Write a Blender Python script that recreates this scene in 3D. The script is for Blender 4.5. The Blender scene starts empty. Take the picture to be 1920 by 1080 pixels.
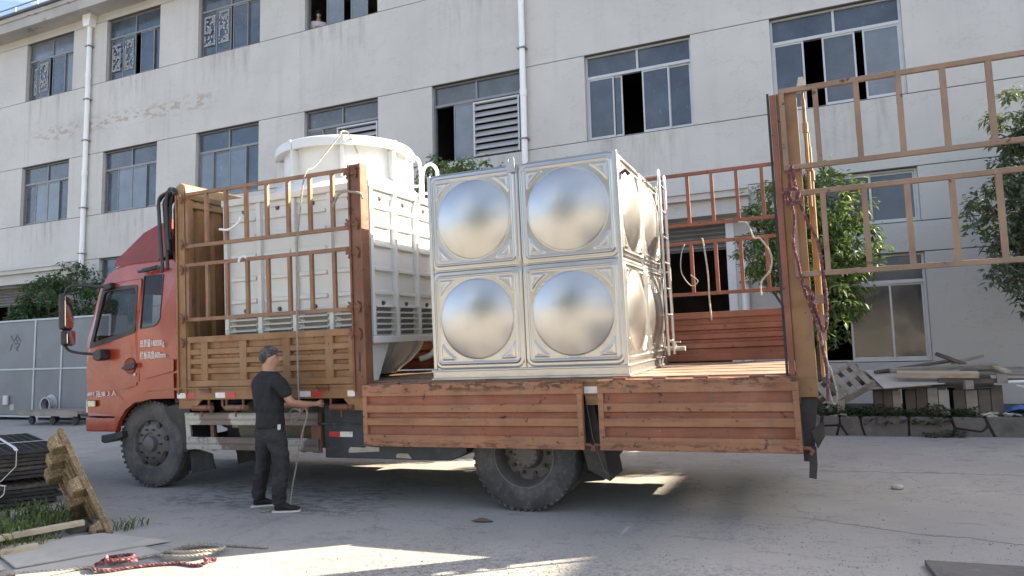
import bpy, bmesh, math, random
from mathutils import Matrix, Vector, Euler
random.seed(11)
R = math.radians
S = bpy.context.scene
COL = S.collection

# ------------------------------------------------------------------ camera
CAM_H = 1.65
cd = bpy.data.cameras.new('camera')
cam = bpy.data.objects.new('camera', cd)
COL.objects.link(cam)
cd.sensor_width = 36.0
cd.lens = 1322.96 / 1920 * 36
cd.clip_start = 0.05
cd.clip_end = 600
yaw, pit, rol = R(23.2776), R(5.7334), R(-1.38206)
Zr = Matrix.Rotation(yaw, 3, 'Z')
fwd = Zr @ Vector((0, math.cos(pit), math.sin(pit)))
rgt = Zr @ Vector((1, 0, 0))
upv = Zr @ Vector((0, -math.sin(pit), math.cos(pit)))
r2 = rgt * math.cos(rol) + upv * math.sin(rol)
u2 = -rgt * math.sin(rol) + upv * math.cos(rol)
cm = Matrix((r2, u2, -fwd)).transposed().to_4x4()
cm.translation = (0, 0, CAM_H)
cam.matrix_world = cm
S.camera = cam

# ------------------------------------------------------------------ sky, sun, exposure
SUN_AZ, SUN_EL = R(33.0), R(30.8)          # azimuth counted from +x towards +y
w = bpy.data.worlds.new('World')
S.world = w
w.use_nodes = True
wn, wl = w.node_tree.nodes, w.node_tree.links
wn.clear()
wo = wn.new('ShaderNodeOutputWorld')
bg = wn.new('ShaderNodeBackground')
sk = wn.new('ShaderNodeTexSky')
sk.sky_type = 'NISHITA'
sk.sun_disc = False
sk.sun_elevation = SUN_EL
sk.sun_rotation = R(90) - SUN_AZ
sk.altitude = 50
sk.air_density = 0.75
sk.dust_density = 3.2
sk.ozone_density = 0.3
bg.inputs['Strength'].default_value = 0.095
# broken white cloud all over the sky
tc = wn.new('ShaderNodeTexCoord')
mp = wn.new('ShaderNodeMapping')
mp.inputs['Scale'].default_value = (1.0, 1.0, 2.6)
mp.inputs['Location'].default_value = (3.7, 1.9, 0.6)
nz = wn.new('ShaderNodeTexNoise')
nz.inputs['Scale'].default_value = 2.6
nz.inputs['Detail'].default_value = 7
nz.inputs['Roughness'].default_value = 0.58
rp = wn.new('ShaderNodeMapRange')
rp.inputs['From Min'].default_value = 0.50
rp.inputs['From Max'].default_value = 0.68
rp.inputs['To Max'].default_value = 0.8
mx = wn.new('ShaderNodeMix')
mx.data_type = 'RGBA'
mx.inputs[7].default_value = (5.2, 5.1, 5.0, 1)
wl.new(tc.outputs['Generated'], mp.inputs['Vector'])
wl.new(mp.outputs['Vector'], nz.inputs['Vector'])
wl.new(nz.outputs['Fac'], rp.inputs['Value'])
wl.new(rp.outputs['Result'], mx.inputs[0])
wl.new(sk.outputs['Color'], mx.inputs[6])
wl.new(mx.outputs[2], bg.inputs['Color'])
wl.new(bg.outputs['Background'], wo.inputs['Surface'])

sl = bpy.data.lights.new('sun', 'SUN')
sl.energy = 5.0
sl.angle = R(0.53)
sl.color = (1.0, 0.86, 0.66)
so = bpy.data.objects.new('sun', sl)
COL.objects.link(so)
sdir = Vector((math.cos(SUN_AZ) * math.cos(SUN_EL), math.sin(SUN_AZ) * math.cos(SUN_EL), math.sin(SUN_EL)))
so.rotation_euler = sdir.to_track_quat('Z', 'Y').to_euler()
so.location = (20, 10, 30)

S.view_settings.view_transform = 'Standard'
S.view_settings.look = 'None'
S.view_settings.gamma = 1.0
S.view_settings.use_curve_mapping = False
S.view_settings.exposure = 2.24


def gz(x, y):                               # the yard rises gently towards the factory
    return 0.008 * x + 0.038 * y


# ------------------------------------------------------------------ materials
def srgb(r, g, b):
    f = lambda c: (c / 255 / 12.92) if c / 255 <= 0.04045 else ((c / 255 + 0.055) / 1.055) ** 2.4
    return (f(r), f(g), f(b))


class Mat:
    """A Principled material whose colour is a chain of noise-masked layers."""

    def __init__(self, name, col, rough=0.6, metal=0.0, var=0.12, vscale=3.0, coords='Object'):
        self.m = bpy.data.materials.new(name)
        self.m.use_nodes = True
        self.n, self.l = self.m.node_tree.nodes, self.m.node_tree.links
        self.b = self.n['Principled BSDF']
        self.b.inputs['Roughness'].default_value = rough
        self.b.inputs['Metallic'].default_value = metal
        t = self.n.new('ShaderNodeTexCoord')
        self.co = t.outputs['Object']
        if coords == 'World':
            self.co = self.n.new('ShaderNodeNewGeometry').outputs['Position']
        self.col = None
        c0 = tuple(c * (1 - var) for c in col) + (1,)
        c1 = tuple(min(1, c * (1 + var)) for c in col) + (1,)
        nn = self.noise(vscale, 6, 0.6)
        self.col = self.mix(self.rng(nn, 0.3, 0.7), c0, c1)
        self.flush()

    def noise(self, scale, detail=5, rough=0.55, stretch=None, dist=0.0):
        v = self.co
        if stretch:
            mp = self.n.new('ShaderNodeMapping')
            mp.inputs['Scale'].default_value = stretch
            self.l.new(v, mp.inputs['Vector'])
            v = mp.outputs['Vector']
        nz = self.n.new('ShaderNodeTexNoise')
        nz.inputs['Scale'].default_value = scale
        nz.inputs['Detail'].default_value = detail
        nz.inputs['Roughness'].default_value = rough
        nz.inputs['Distortion'].default_value = dist
        self.l.new(v, nz.inputs['Vector'])
        return nz.outputs['Fac']

    def rng(self, v, a, b, c=0.0, d=1.0, smooth=True):
        r = self.n.new('ShaderNodeMapRange')
        if smooth:
            r.interpolation_type = 'SMOOTHSTEP'
        for k, x in zip(('From Min', 'From Max', 'To Min', 'To Max'), (a, b, c, d)):
            r.inputs[k].default_value = x
        self.l.new(v, r.inputs['Value'])
        return r.outputs['Result']

    def math(self, op, a, b):
        m = self.n.new('ShaderNodeMath')
        m.operation = op
        for i, x in enumerate((a, b)):
            if isinstance(x, (int, float)):
                m.inputs[i].default_value = x
            else:
                self.l.new(x, m.inputs[i])
        return m.outputs[0]

    def xyz(self):
        s = self.n.new('ShaderNodeSeparateXYZ')
        self.l.new(self.co, s.inputs[0])
        return s.outputs

    def mix(self, fac, a, b):
        m = self.n.new('ShaderNodeMix')
        m.data_type = 'RGBA'
        for i, x in ((0, fac), (6, a), (7, b)):
            if isinstance(x, (int, float)):
                m.inputs[i].default_value = x
            elif isinstance(x, tuple):
                m.inputs[i].default_value = x if len(x) == 4 else x + (1,)
            else:
                self.l.new(x, m.inputs[i])
        return m.outputs[2]

    def flush(self):
        self.l.new(self.col, self.b.inputs['Base Color'])

    def layer(self, col, scale, lo, hi, amount=1.0, detail=6, stretch=None, mask=None, rough=0.6):
        f = self.rng(self.noise(scale, detail, rough, stretch), lo, hi, 0, amount)
        if mask is not None:
            f = self.math('MULTIPLY', f, mask)
        self.col = self.mix(f, self.col, col)
        self.flush()
        return self

    def rough(self, lo, hi, scale=6):
        self.l.new(self.rng(self.noise(scale), 0.3, 0.7, lo, hi), self.b.inputs['Roughness'])
        return self

    def bump(self, scale, strength=0.2, dist=0.02, detail=5, stretch=None):
        bp = self.n.new('ShaderNodeBump')
        bp.inputs['Strength'].default_value = strength
        bp.inputs['Distance'].default_value = dist
        self.l.new(self.noise(scale, detail, 0.6, stretch), bp.inputs['Height'])
        old = self.b.inputs['Normal'].links
        if old:
            self.l.new(old[0].from_socket, bp.inputs['Normal'])
        self.l.new(bp.outputs['Normal'], self.b.inputs['Normal'])
        return self

    def set(self, **kw):
        for k, v in kw.items():
            self.b.inputs[k.replace('_', ' ')].default_value = v
        return self


RUST = (0.05, 0.022, 0.012)


def paint(name, col, chips=0.5, fade=(0.42, 0.3, 0.2)):
    m = Mat(name, col, 0.55, 0, 0.16, 2.2)
    m.layer(fade, 1.6, 0.5, 0.75, 0.25)
    m.layer((0.20, 0.055, 0.025), 2.4, 0.55, 0.72, 0.45, stretch=(1, 1, 2))
    m.layer((0.12, 0.09, 0.07), 5, 0.5, 0.75, 0.35, stretch=(3, 3, 0.6))
    m.layer(RUST, 13, 0.66 - 0.06 * chips, 0.69 - 0.06 * chips, 0.9, detail=8, rough=0.65)
    m.layer((0.6, 0.55, 0.5), 30, 0.73, 0.75, 0.6, detail=3)
    m.rough(0.4, 0.75).bump(18, 0.15, 0.004)
    return m.m


M = {}
M['tan'] = paint('tan_truck_paint', (0.245, 0.13, 0.055), 0.3)
M['orange'] = paint('orange_brown_truck_paint', (0.30, 0.140, 0.075), 0.9)
M['redbrown'] = paint('red_brown_truck_paint', (0.215, 0.075, 0.045), 0.5)
M['sheetred'] = paint('red_primer_paint', (0.255, 0.09, 0.05), 0.4)
M['rackpaint'] = paint('brown_rack_paint', (0.235, 0.125, 0.068), 0.5)
M['rackgrey'] = paint('weathered_rack_paint', (0.255, 0.17, 0.115), 0.5)
M['post'] = paint('rusty_post_paint', (0.165, 0.07, 0.04), 1.0)
for k_, zt_ in (('orange', 1.12), ('sheetred', 3.0)):
    mm_ = M[k_]
    class _W(Mat):
        def __init__(self, m):
            self.m, self.n, self.l = m, m.node_tree.nodes, m.node_tree.links
            self.b = self.n['Principled BSDF']
            self.co = [x for x in self.n if x.type == 'TEX_COORD'][0].outputs['Object']
            self.col = self.b.inputs['Base Color'].links[0].from_socket
    q_ = _W(mm_)
    zz_ = q_.xyz()[2]
    q_.layer(RUST, 16, 0.50, 0.56, 0.85, detail=9, stretch=(.45, 1, 1.6), mask=q_.math('MAXIMUM', q_.rng(zz_, zt_, zt_ + .06), q_.rng(zz_, .64, .70, .8, 0)), rough=0.7)
    q_.layer((0.16, 0.075, 0.045), 9, 0.52, 0.6, 0.5, detail=9, stretch=(.2, 1, 3), rough=0.7)
M['cabred'] = Mat('red_cab_paint', (0.29, 0.033, 0.009), 0.26, 0, 0.08, 2.5).layer((0.40, 0.10, 0.04), 3.0, 0.52, 0.75, 0.35).layer((0.20, 0.12, 0.08), 7, 0.62, 0.8, 0.3, stretch=(1, 1, 0.4)).rough(0.22, 0.42, 4).set(Coat_Weight=0.5, Coat_Roughness=0.1).m
M['cabdark'] = Mat('dull_red_cab_paint', (0.20, 0.027, 0.02), 0.45, 0, 0.15, 3).layer((0.3, 0.2, 0.18), 5, 0.5, 0.8, 0.25).m
M['black'] = Mat('black_plastic', (0.022, 0.022, 0.024), 0.5, 0, 0.3, 8).layer((0.12, 0.11, 0.1), 9, 0.5, 0.8, 0.4).m
M['dark'] = Mat('dark_chassis', (0.025, 0.024, 0.024), 0.7, 0, 0.3, 6).layer((0.10, 0.085, 0.07), 5, 0.45, 0.8, 0.5).m
M['tool'] = Mat('dark_blue_box_paint', (0.035, 0.043, 0.055), 0.55, 0, 0.25, 5).layer((0.16, 0.15, 0.14), 7, 0.52, 0.8, 0.6).layer((0.4, 0.4, 0.4), 16, 0.68, 0.72, 0.5).m
M['rubber'] = Mat('dusty_tyre_rubber', (0.05, 0.05, 0.052), 0.85, 0, 0.25, 4).layer((0.17, 0.165, 0.155), 3, 0.35, 0.75, 0.75).layer((0.22, 0.21, 0.19), 18, 0.5, 0.8, 0.45).bump(40, 0.25, 0.004).m
M['rim'] = Mat('dusty_grey_rim', (0.125, 0.12, 0.115), 0.6, 0.2, 0.2, 6).layer((0.07, 0.045, 0.03), 8, 0.5, 0.75, 0.6).layer((0.2, 0.19, 0.18), 4, 0.5, 0.8, 0.5).m
M['hub'] = Mat('dark_hub', (0.06, 0.055, 0.05), 0.6, 0.3, 0.3, 14).m
M['alu'] = Mat('dirty_aluminium', (0.42, 0.42, 0.40), 0.45, 0.55, 0.15, 5).layer((0.13, 0.085, 0.07), 2.2, 0.5, 0.56, 0.75).layer((0.1, 0.08, 0.06), 22, 0.6, 0.7, 0.6).m
M['olive'] = Mat('olive_drum_paint', (0.15, 0.145, 0.11), 0.6, 0, 0.15, 4).layer((0.08, 0.07, 0.06), 5, 0.5, 0.75, 0.6).m
M['white'] = Mat('white_grp', (0.64, 0.66, 0.655), 0.38, 0, 0.025, 3).layer((0.6, 0.6, 0.56), 4, 0.5, 0.85, 0.3, stretch=(3, 3, 0.5)).m
M['bolt'] = Mat('dull_bolt', (0.12, 0.11, 0.1), 0.5, 0.5, 0.2, 20).m
M['steel'] = Mat('brushed_stainless', (0.48, 0.475, 0.465), 0.3, 1.0, 0.03, 2).layer((0.40, 0.39, 0.38), 3, 0.5, 0.8, 0.5).rough(0.29, 0.36, 3).m
M['steelflat'] = Mat('stainless_channel', (0.46, 0.465, 0.47), 0.36, 1.0, 0.06, 6).layer((0.5, 0.48, 0.45), 9, 0.5, 0.75, 0.4).m
M['plate'] = Mat('ladder_steel', (0.62, 0.62, 0.62), 0.35, 1.0, 0.06, 6).m
M['bedwood'] = Mat('worn_bed_boards', (0.22, 0.15, 0.11), 0.75, 0, 0.25, 3).layer((0.10, 0.055, 0.035), 4, 0.5, 0.7, 0.6, stretch=(0.4, 3, 3)).bump(25, 0.3, 0.005, 5, (0.2, 2, 1)).m
M['whitepaint'] = Mat('white_paint', (0.75, 0.75, 0.74), 0.5, 0, 0.04, 5).layer((0.4, 0.36, 0.3), 8, 0.55, 0.8, 0.4).m
M['refwhite'] = Mat('white_reflective_tape', (0.72, 0.72, 0.70), 0.4, 0, 0.06, 14).layer((0.3, 0.28, 0.25), 20, 0.56, 0.7, 0.6).m
M['refred'] = Mat('red_reflective_tape', (0.50, 0.05, 0.05), 0.4, 0, 0.12, 14).layer((0.25, 0.15, 0.12), 14, 0.55, 0.7, 0.5).m
M['lampglass'] = Mat('pale_lamp_lens', (0.7, 0.66, 0.5), 0.2, 0, 0.1, 20).m
M['text'] = Mat('white_lettering', (0.78, 0.76, 0.74), 0.5, 0, 0.08, 20).m
M['greytext'] = Mat('grey_marker', (0.125, 0.132, 0.138), 0.7, 0, 0.2, 20).m
M['yellow'] = Mat('sunlit_yellow_bar', (0.27, 0.18, 0.09), 0.5, 0, 0.12, 4).layer(RUST, 9, 0.6, 0.66, 0.7).m  # the sun's yellow on rods and top beam is put into the base colour
M['galv'] = Mat('galvanised_sheet', (0.175, 0.185, 0.195), 0.5, 0.35, 0.08, 1.2).layer((0.12, 0.128, 0.135), 1.5, 0.5, 0.8, 0.5).bump(3, 0.1, 0.02).m
M['galvlight'] = Mat('galvanised_angle', (0.42, 0.44, 0.46), 0.5, 0.4, 0.08, 4).m
M['paper'] = Mat('white_paper', (0.60, 0.61, 0.62), 0.7, 0, 0.03, 6).m
M['curtain'] = Mat('pale_curtain', (0.55, 0.56, 0.58), 0.8, 0, 0.06, 6).m
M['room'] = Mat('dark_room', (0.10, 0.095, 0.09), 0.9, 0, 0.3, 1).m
M['frame'] = Mat('grey_aluminium_frame', (0.22, 0.225, 0.23), 0.45, 0.3, 0.1, 5).m
M['framelight'] = Mat('pale_aluminium_frame', (0.50, 0.51, 0.51), 0.45, 0.25, 0.06, 5).m
M['pipe'] = Mat('white_upvc_pipe', (0.84, 0.84, 0.83), 0.4, 0, 0.03, 2).layer((0.6, 0.58, 0.55), 2, 0.6, 0.9, 0.3, stretch=(4, 4, 0.5)).m
M['slat'] = Mat('pale_louvre_slat', (0.46, 0.47, 0.48), 0.5, 0.2, 0.06, 3).m
M['shutter'] = Mat('grey_shutter', (0.22, 0.22, 0.21), 0.6, 0.2, 0.1, 2).m
M['rooftile'] = Mat('dark_roof_tile', (0.07, 0.075, 0.085), 0.7, 0, 0.2, 2).m
M['bark'] = Mat('grey_bark', (0.10, 0.085, 0.065), 0.9, 0, 0.3, 8).bump(25, 0.5, 0.02, 5, (1, 1, 0.3)).m
M['skin'] = Mat('skin', (0.40, 0.235, 0.165), 0.55, 0, 0.08, 8).m
M['hair'] = Mat('greying_hair', (0.045, 0.042, 0.04), 0.9, 0, 0.25, 30).layer((0.20, 0.195, 0.19), 14, 0.46, 0.66, 0.6).layer((0.02, 0.018, 0.017), 60, 0.5, 0.62, 0.6).bump(120, 0.6, 0.01).m
M['hairblack'] = Mat('black_hair', (0.012, 0.011, 0.011), 0.6, 0, 0.2, 30).m
M['shirt'] = Mat('black_tshirt', (0.013, 0.014, 0.018), 0.85, 0, 0.3, 8).layer((0.03, 0.031, 0.036), 5, 0.5, 0.75, 0.5, stretch=(1.6, 1.6, .5)).bump(6, 1.0, 0.06, 4, (1.5, 1.5, .6)).m
M['trousers'] = Mat('charcoal_trousers', (0.022, 0.022, 0.026), 0.88, 0, 0.3, 8).layer((0.045, 0.045, 0.048), 7, 0.5, 0.75, 0.6, stretch=(1, 1, 1.4)).bump(7, 1.0, 0.06, 4, (1, 1, 1.8)).m
M['shoe'] = Mat('black_shoe', (0.012, 0.012, 0.014), 0.8, 0, 0.2, 20).m
M['sole'] = Mat('white_sole', (0.6, 0.58, 0.54), 0.7, 0, 0.1, 20).m
M['glove'] = Mat('pale_grey_glove', (0.55, 0.52, 0.48), 0.9, 0, 0.12, 30).m
M['ropegrey'] = Mat('grey_rope', (0.30, 0.275, 0.235), 0.9, 0, 0.2, 30).bump(60, 0.6, 0.01, 2, (1, 1, 1)).m
M['ropepale'] = Mat('pale_rope', (0.30, 0.28, 0.235), 0.9, 0, 0.25, 40).bump(60, 0.6, 0.01).m
M['ropered'] = Mat('maroon_rope', (0.13, 0.04, 0.05), 0.9, 0, 0.3, 25).layer((0.30, 0.26, 0.26), 30, 0.5, 0.62, 0.55).bump(60, 0.6, 0.01).m
M['rag'] = Mat('dirty_white_rag', (0.42, 0.40, 0.35), 0.9, 0, 0.15, 20).m
M['strap'] = Mat('white_strapping', (0.75, 0.76, 0.77), 0.5, 0, 0.05, 10).m
M['blackgrid'] = Mat('black_grating_plastic', (0.02, 0.02, 0.021), 0.55, 0, 0.3, 6).layer((0.16, 0.145, 0.12), 5, 0.5, 0.8, 0.6).m
M['oldgrid'] = Mat('weathered_grating_plastic', (0.055, 0.05, 0.043), 0.75, 0, 0.3, 6).layer((0.2, 0.17, 0.13), 5, 0.45, 0.75, 0.6).m
M['plank'] = Mat('grey_weathered_plank', (0.27, 0.245, 0.205), 0.85, 0, 0.2, 2).layer((0.12, 0.10, 0.075), 5, 0.48, 0.72, 0.7, stretch=(0.4, 2, 2)).bump(30, 0.3, 0.006, 5, (0.3, 2, 2)).m
M['plankdark'] = Mat('dark_weathered_plank', (0.10, 0.085, 0.068), 0.9, 0, 0.3, 2).layer((0.2, 0.17, 0.13), 6, 0.5, 0.75, 0.5, stretch=(0.4, 2, 2)).bump(30, 0.3, 0.006).m
M['plankpale'] = Mat('pale_plank', (0.42, 0.36, 0.27), 0.85, 0, 0.15, 2).layer((0.2, 0.15, 0.1), 6, 0.5, 0.75, 0.6, stretch=(0.4, 2, 2)).bump(30, 0.3, 0.006).m
M['ply'] = Mat('grey_plywood', (0.34, 0.32, 0.28), 0.8, 0, 0.15, 2).layer((0.2, 0.18, 0.15), 3, 0.5, 0.75, 0.6).m
M['board'] = Mat('cement_board', (0.42, 0.40, 0.36), 0.8, 0, 0.1, 2).layer((0.27, 0.25, 0.21), 2.5, 0.45, 0.75, 0.6).layer((0.6, 0.57, 0.5), 6, 0.6, 0.75, 0.4).m
M['stone'] = Mat('grey_rubble_stone', (0.135, 0.128, 0.118), 0.9, 0, 0.2, 3).layer((0.07, 0.066, 0.06), 3, 0.45, 0.7, 0.7).layer((0.22, 0.21, 0.2), 9, 0.6, 0.75, 0.5).bump(9, 0.6, 0.03).m
M['mortar'] = Mat('dark_joint', (0.05, 0.047, 0.043), 0.95, 0, 0.2, 6).m
M['soil'] = Mat('dark_soil', (0.055, 0.045, 0.035), 0.95, 0, 0.3, 6).bump(12, 0.6, 0.03).m
M['brick'] = Mat('old_brick', (0.28, 0.22, 0.18), 0.9, 0, 0.2, 8).bump(20, 0.5, 0.01).m
M['blue'] = Mat('blue_sheet', (0.035, 0.10, 0.26), 0.5, 0, 0.2, 6).m
M['wmould'] = Mat('yellowed_pressed_wood', (0.30, 0.235, 0.14), 0.85, 0, 0.25, 5).layer((0.15, 0.10, 0.05), 9, 0.5, 0.75, 0.6).layer((0.5, 0.43, 0.3), 26, 0.52, 0.62, 0.6).bump(26, 0.7, 0.012, 3, (1, 1, 2.2)).m
M['pebble'] = Mat('grey_pebble', (0.24, 0.235, 0.23), 0.9, 0, 0.35, 1.3, 'World').m
M['wall2'] = Mat('unseen_building_render', (0.42, 0.41, 0.38), 0.85, 0, 0.08, 0.4).m
M['mirror'] = Mat('mirror_glass', (0.75, 0.77, 0.78), 0.04, 1.0, 0.02, 4).m
M['seat'] = Mat('grey_seat_cloth', (0.12, 0.12, 0.12), 0.9, 0, 0.2, 8).m


pmw = M['wmould']
wn_, wl_ = pmw.node_tree.nodes, pmw.node_tree.links
vo = wn_.new('ShaderNodeTexVoronoi')
vo.inputs['Scale'].default_value = 46
vo.inputs['Randomness'].default_value = 0.35
wl_.new([x for x in wn_ if x.type == 'TEX_COORD'][0].outputs['Object'], vo.inputs['Vector'])
vm = wn_.new('ShaderNodeMix')
vm.data_type = 'RGBA'
vm.blend_type = 'MULTIPLY'
vr = wn_.new('ShaderNodeMapRange')
for k_, x_ in zip(('From Min', 'From Max', 'To Min', 'To Max'), (0.25, 0.55, 0.0, 0.75)):
    vr.inputs[k_].default_value = x_
wl_.new(vo.outputs['Distance'], vr.inputs['Value'])
wl_.new(vr.outputs['Result'], vm.inputs[0])
pb_ = wn_['Principled BSDF']
wl_.new(pb_.inputs['Base Color'].links[0].from_socket, vm.inputs[6])
vm.inputs[7].default_value = (0.45, 0.38, 0.3, 1)
wl_.new(vm.outputs[2], pb_.inputs['Base Color'])


def leafmat(name, a, b):
    m = Mat(name, a, 0.5, 0, 0.2, 2.2)
    m.layer(b, 1.6, 0.4, 0.65, 0.9)
    m.layer(tuple(c * 1.9 for c in b), 7, 0.6, 0.75, 0.35)
    m.layer(tuple(c * 0.45 for c in a), 3.3, 0.5, 0.7, 0.5)
    m.b.inputs['Subsurface Weight'].default_value = 0.0
    tr = m.n.new('ShaderNodeBsdfTranslucent')
    ms = m.n.new('ShaderNodeMixShader')
    ms.inputs[0].default_value = 0.28
    m.l.new(m.col, tr.inputs['Color'])
    m.l.new(m.b.outputs[0], ms.inputs[1])
    m.l.new(tr.outputs[0], ms.inputs[2])
    m.l.new(ms.outputs[0], m.n['Material Output'].inputs['Surface'])
    return m.m


M['leaf'] = leafmat('glossy_green_leaf', (0.12, 0.19, 0.055), (0.20, 0.27, 0.085))
M['leafdark'] = leafmat('dark_green_leaf', (0.06, 0.115, 0.045), (0.10, 0.16, 0.06))
M['leafgrey'] = leafmat('dull_green_leaf', (0.10, 0.135, 0.08), (0.15, 0.19, 0.115))
M['grass'] = leafmat('bright_grass_blade', (0.09, 0.14, 0.03), (0.16, 0.20, 0.06))
M['weed'] = leafmat('creeping_weed_leaf', (0.035, 0.07, 0.022), (0.06, 0.10, 0.035))


def glassmat(name, col, dust, alpha=0.86, rough=0.06):
    m = Mat(name, col, rough, 0, 0.15, 1.5)
    m.layer(dust, 2.0, 0.35, 0.8, 0.6)  # dust, with the panes' uneven reflection put into its contrast
    m.layer(tuple(min(1, c * 1.7) for c in dust), 9, 0.6, 0.75, 0.5)
    m.b.inputs['IOR'].default_value = 1.6
    m.bump(1.7, 0.06, 0.03, 3)
    m.b.inputs['Alpha'].default_value = alpha
    m.rough(rough, rough + 0.12, 5)
    return m.m


M['pane'] = glassmat('dusty_blue_window_glass', (0.065, 0.085, 0.11), (0.13, 0.155, 0.185))
M['panelight'] = glassmat('frosted_blue_window_glass', (0.14, 0.17, 0.205), (0.20, 0.225, 0.25), 0.95, 0.12)
M['panedark'] = glassmat('dark_window_glass', (0.03, 0.031, 0.033), (0.05, 0.05, 0.052), 0.82)
M['cabglass'] = glassmat('tinted_cab_glass', (0.02, 0.024, 0.024), (0.03, 0.034, 0.03), 0.25, 0.01)

# facade: smooth grey render, water stains below sills, flaked patches, hair cracks
fm = Mat('grey_cement_render', (0.53, 0.522, 0.495), 0.85, 0, 0.06, 0.5)
fx, fy, fz = fm.xyz()
fx, fz = fm.math('ADD', fx, -10.0), fm.math('ADD', fz, 0.5)   # the wall's own origin is not the yard's
fm.layer((0.45, 0.445, 0.425), 0.45, 0.5, 0.75, 0.55)
fm.layer((0.60, 0.595, 0.575), 1.1, 0.55, 0.8, 0.4)
fm.layer((0.37, 0.355, 0.335), 0.9, 0.52, 0.8, 0.5, stretch=(3.0, 3.0, 0.16))
for sill in (10.4, 6.27):
    below = fm.math('MULTIPLY', fm.rng(fz, sill - 1.5, sill - 0.05), fm.rng(fz, sill, sill + 0.02, 1, 0))
    ph = fm.math('PINGPONG', fm.math('ADD', fx, -0.62 + 38.1 + 1.905), 1.905)
    near = fm.rng(ph, 0.72, 1.2)
    fm.layer((0.24, 0.225, 0.205), 2.6, 0.42, 0.74, 0.55, stretch=(2.4, 2.4, 0.3), mask=fm.math('MULTIPLY', below, near))
band = fm.math('MULTIPLY', fm.rng(fz, 8.75, 9.05), fm.rng(fz, 9.15, 9.5, 1, 0))
band = fm.math('MULTIPLY', band, fm.math('MULTIPLY', fm.rng(fx, -23.5, -22, 0, 1), fm.rng(fx, -15.5, -14.8, 1, 0)))
fm.layer((0.36, 0.305, 0.25), 5.5, 0.51, 0.55, 0.75, detail=8, stretch=(0.6, 1, 1.3), mask=band)
fm.layer((0.60, 0.59, 0.58), 5.0, 0.66, 0.68, 0.5, mask=fm.rng(fz, 9.0, 9.8, 1, 0))
cr = fm.noise(0.55, 6, 0.62, (1, 1, 2.2))
crk = fm.math('MULTIPLY', fm.rng(cr, 0.494, 0.5), fm.rng(cr, 0.5, 0.506, 1, 0))
fm.col = fm.mix(fm.math('MULTIPLY', crk, 0.2), fm.col, (0.19, 0.18, 0.17))
fm.flush()
fm.layer((0.12, 0.11, 0.10), 14, 0.70, 0.73, 0.5)
fm.bump(9, 0.10, 0.02)
fm.bump(60, 0.06, 0.006)
M['facade'] = fm.m
M['joint'] = Mat('dark_render_joint', (0.11, 0.105, 0.10), 0.95, 0, 0.1, 2).m
M['soffit'] = Mat('stained_soffit', (0.40, 0.385, 0.365), 0.9, 0, 0.08, 0.7).layer((0.18, 0.16, 0.14), 2.4, 0.58, 0.64, 0.8, stretch=(0.6, 2, 2)).layer((0.27, 0.255, 0.235), 1.2, 0.45, 0.75, 0.6).m

# yard: worn concrete with dust, gravel and cracks
gm = Mat('worn_concrete_yard', (0.315, 0.302, 0.277), 0.9, 0, 0.10, 0.35, 'World')
gm.layer((0.24, 0.233, 0.217), 0.22, 0.48, 0.68, 0.7)
gm.layer((0.37, 0.36, 0.34), 0.7, 0.52, 0.75, 0.55)
gm.layer((0.165, 0.158, 0.15), 1.3, 0.56, 0.72, 0.55, detail=10, rough=0.72)
gx, gy_, gzz = gm.xyz()
grav = gm.math('MULTIPLY', gm.rng(gx, -4.2, -2.6), gm.math('MULTIPLY', gm.rng(gy_, 4.5, 5.6, 1, 0), gm.rng(gx, -0.4, 0.8, 1, 0.15)))
gm.layer((0.13, 0.135, 0.15), 26, 0.50, 0.60, 0.85, detail=4, mask=grav)
gm.layer((0.43, 0.42, 0.41), 34, 0.55, 0.62, 0.6, detail=3, mask=grav)
gm.layer((0.12, 0.115, 0.11), 20, 0.62, 0.68, 0.65, detail=6, rough=0.7)
gm.layer((0.14, 0.133, 0.125), 5, 0.58, 0.64, 0.45, detail=9, stretch=(0.5, 1.6, 1), rough=0.7)
gm.layer((0.46, 0.45, 0.43), 42, 0.66, 0.7, 0.5, detail=3)
gc = gm.noise(0.42, 8, 0.62)
ck = gm.math('MULTIPLY', gm.rng(gc, 0.4955, 0.5), gm.rng(gc, 0.5, 0.5045, 1, 0))
gm.col = gm.mix(gm.math('MULTIPLY', ck, 0.38), gm.col, (0.085, 0.08, 0.075))
gm.flush()
for (ya, k, ph, wd) in ((8.75, 0.012, 0.0, 0.014), (6.55, -0.30, 3.0, 0.016), (4.55, .55, 7.0, .010)):
    wob = gm.noise(0.9, 6, 0.65, (1, .2, 1))
    ln = gm.math('ADD', gm.math('SUBTRACT', gy_, gm.math('MULTIPLY', gx, k)), gm.math('MULTIPLY', wob, 0.5))
    dd = gm.math('ABSOLUTE', gm.math('SUBTRACT', ln, ya + .25), 0)
    lim = gm.rng(gx, -.6, .2) if ph < 5 else gm.rng(gx, -3.2, -3.0, 1, 0)
    gm.col = gm.mix(gm.math('MULTIPLY', gm.math('MULTIPLY', gm.rng(dd, wd * .4, wd, 1, 0), 0.75), lim), gm.col, (0.07, 0.066, 0.06))
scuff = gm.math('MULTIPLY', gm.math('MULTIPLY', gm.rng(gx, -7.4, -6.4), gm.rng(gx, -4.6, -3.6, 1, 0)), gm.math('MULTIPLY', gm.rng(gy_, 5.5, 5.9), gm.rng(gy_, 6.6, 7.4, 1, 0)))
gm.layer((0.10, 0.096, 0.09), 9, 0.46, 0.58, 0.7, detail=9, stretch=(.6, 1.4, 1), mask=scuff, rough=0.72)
gm.flush()
gm.bump(3.5, 0.35, 0.03, 8)
gm.bump(34, 0.5, 0.012, 6)
M['ground'] = gm.m


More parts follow.
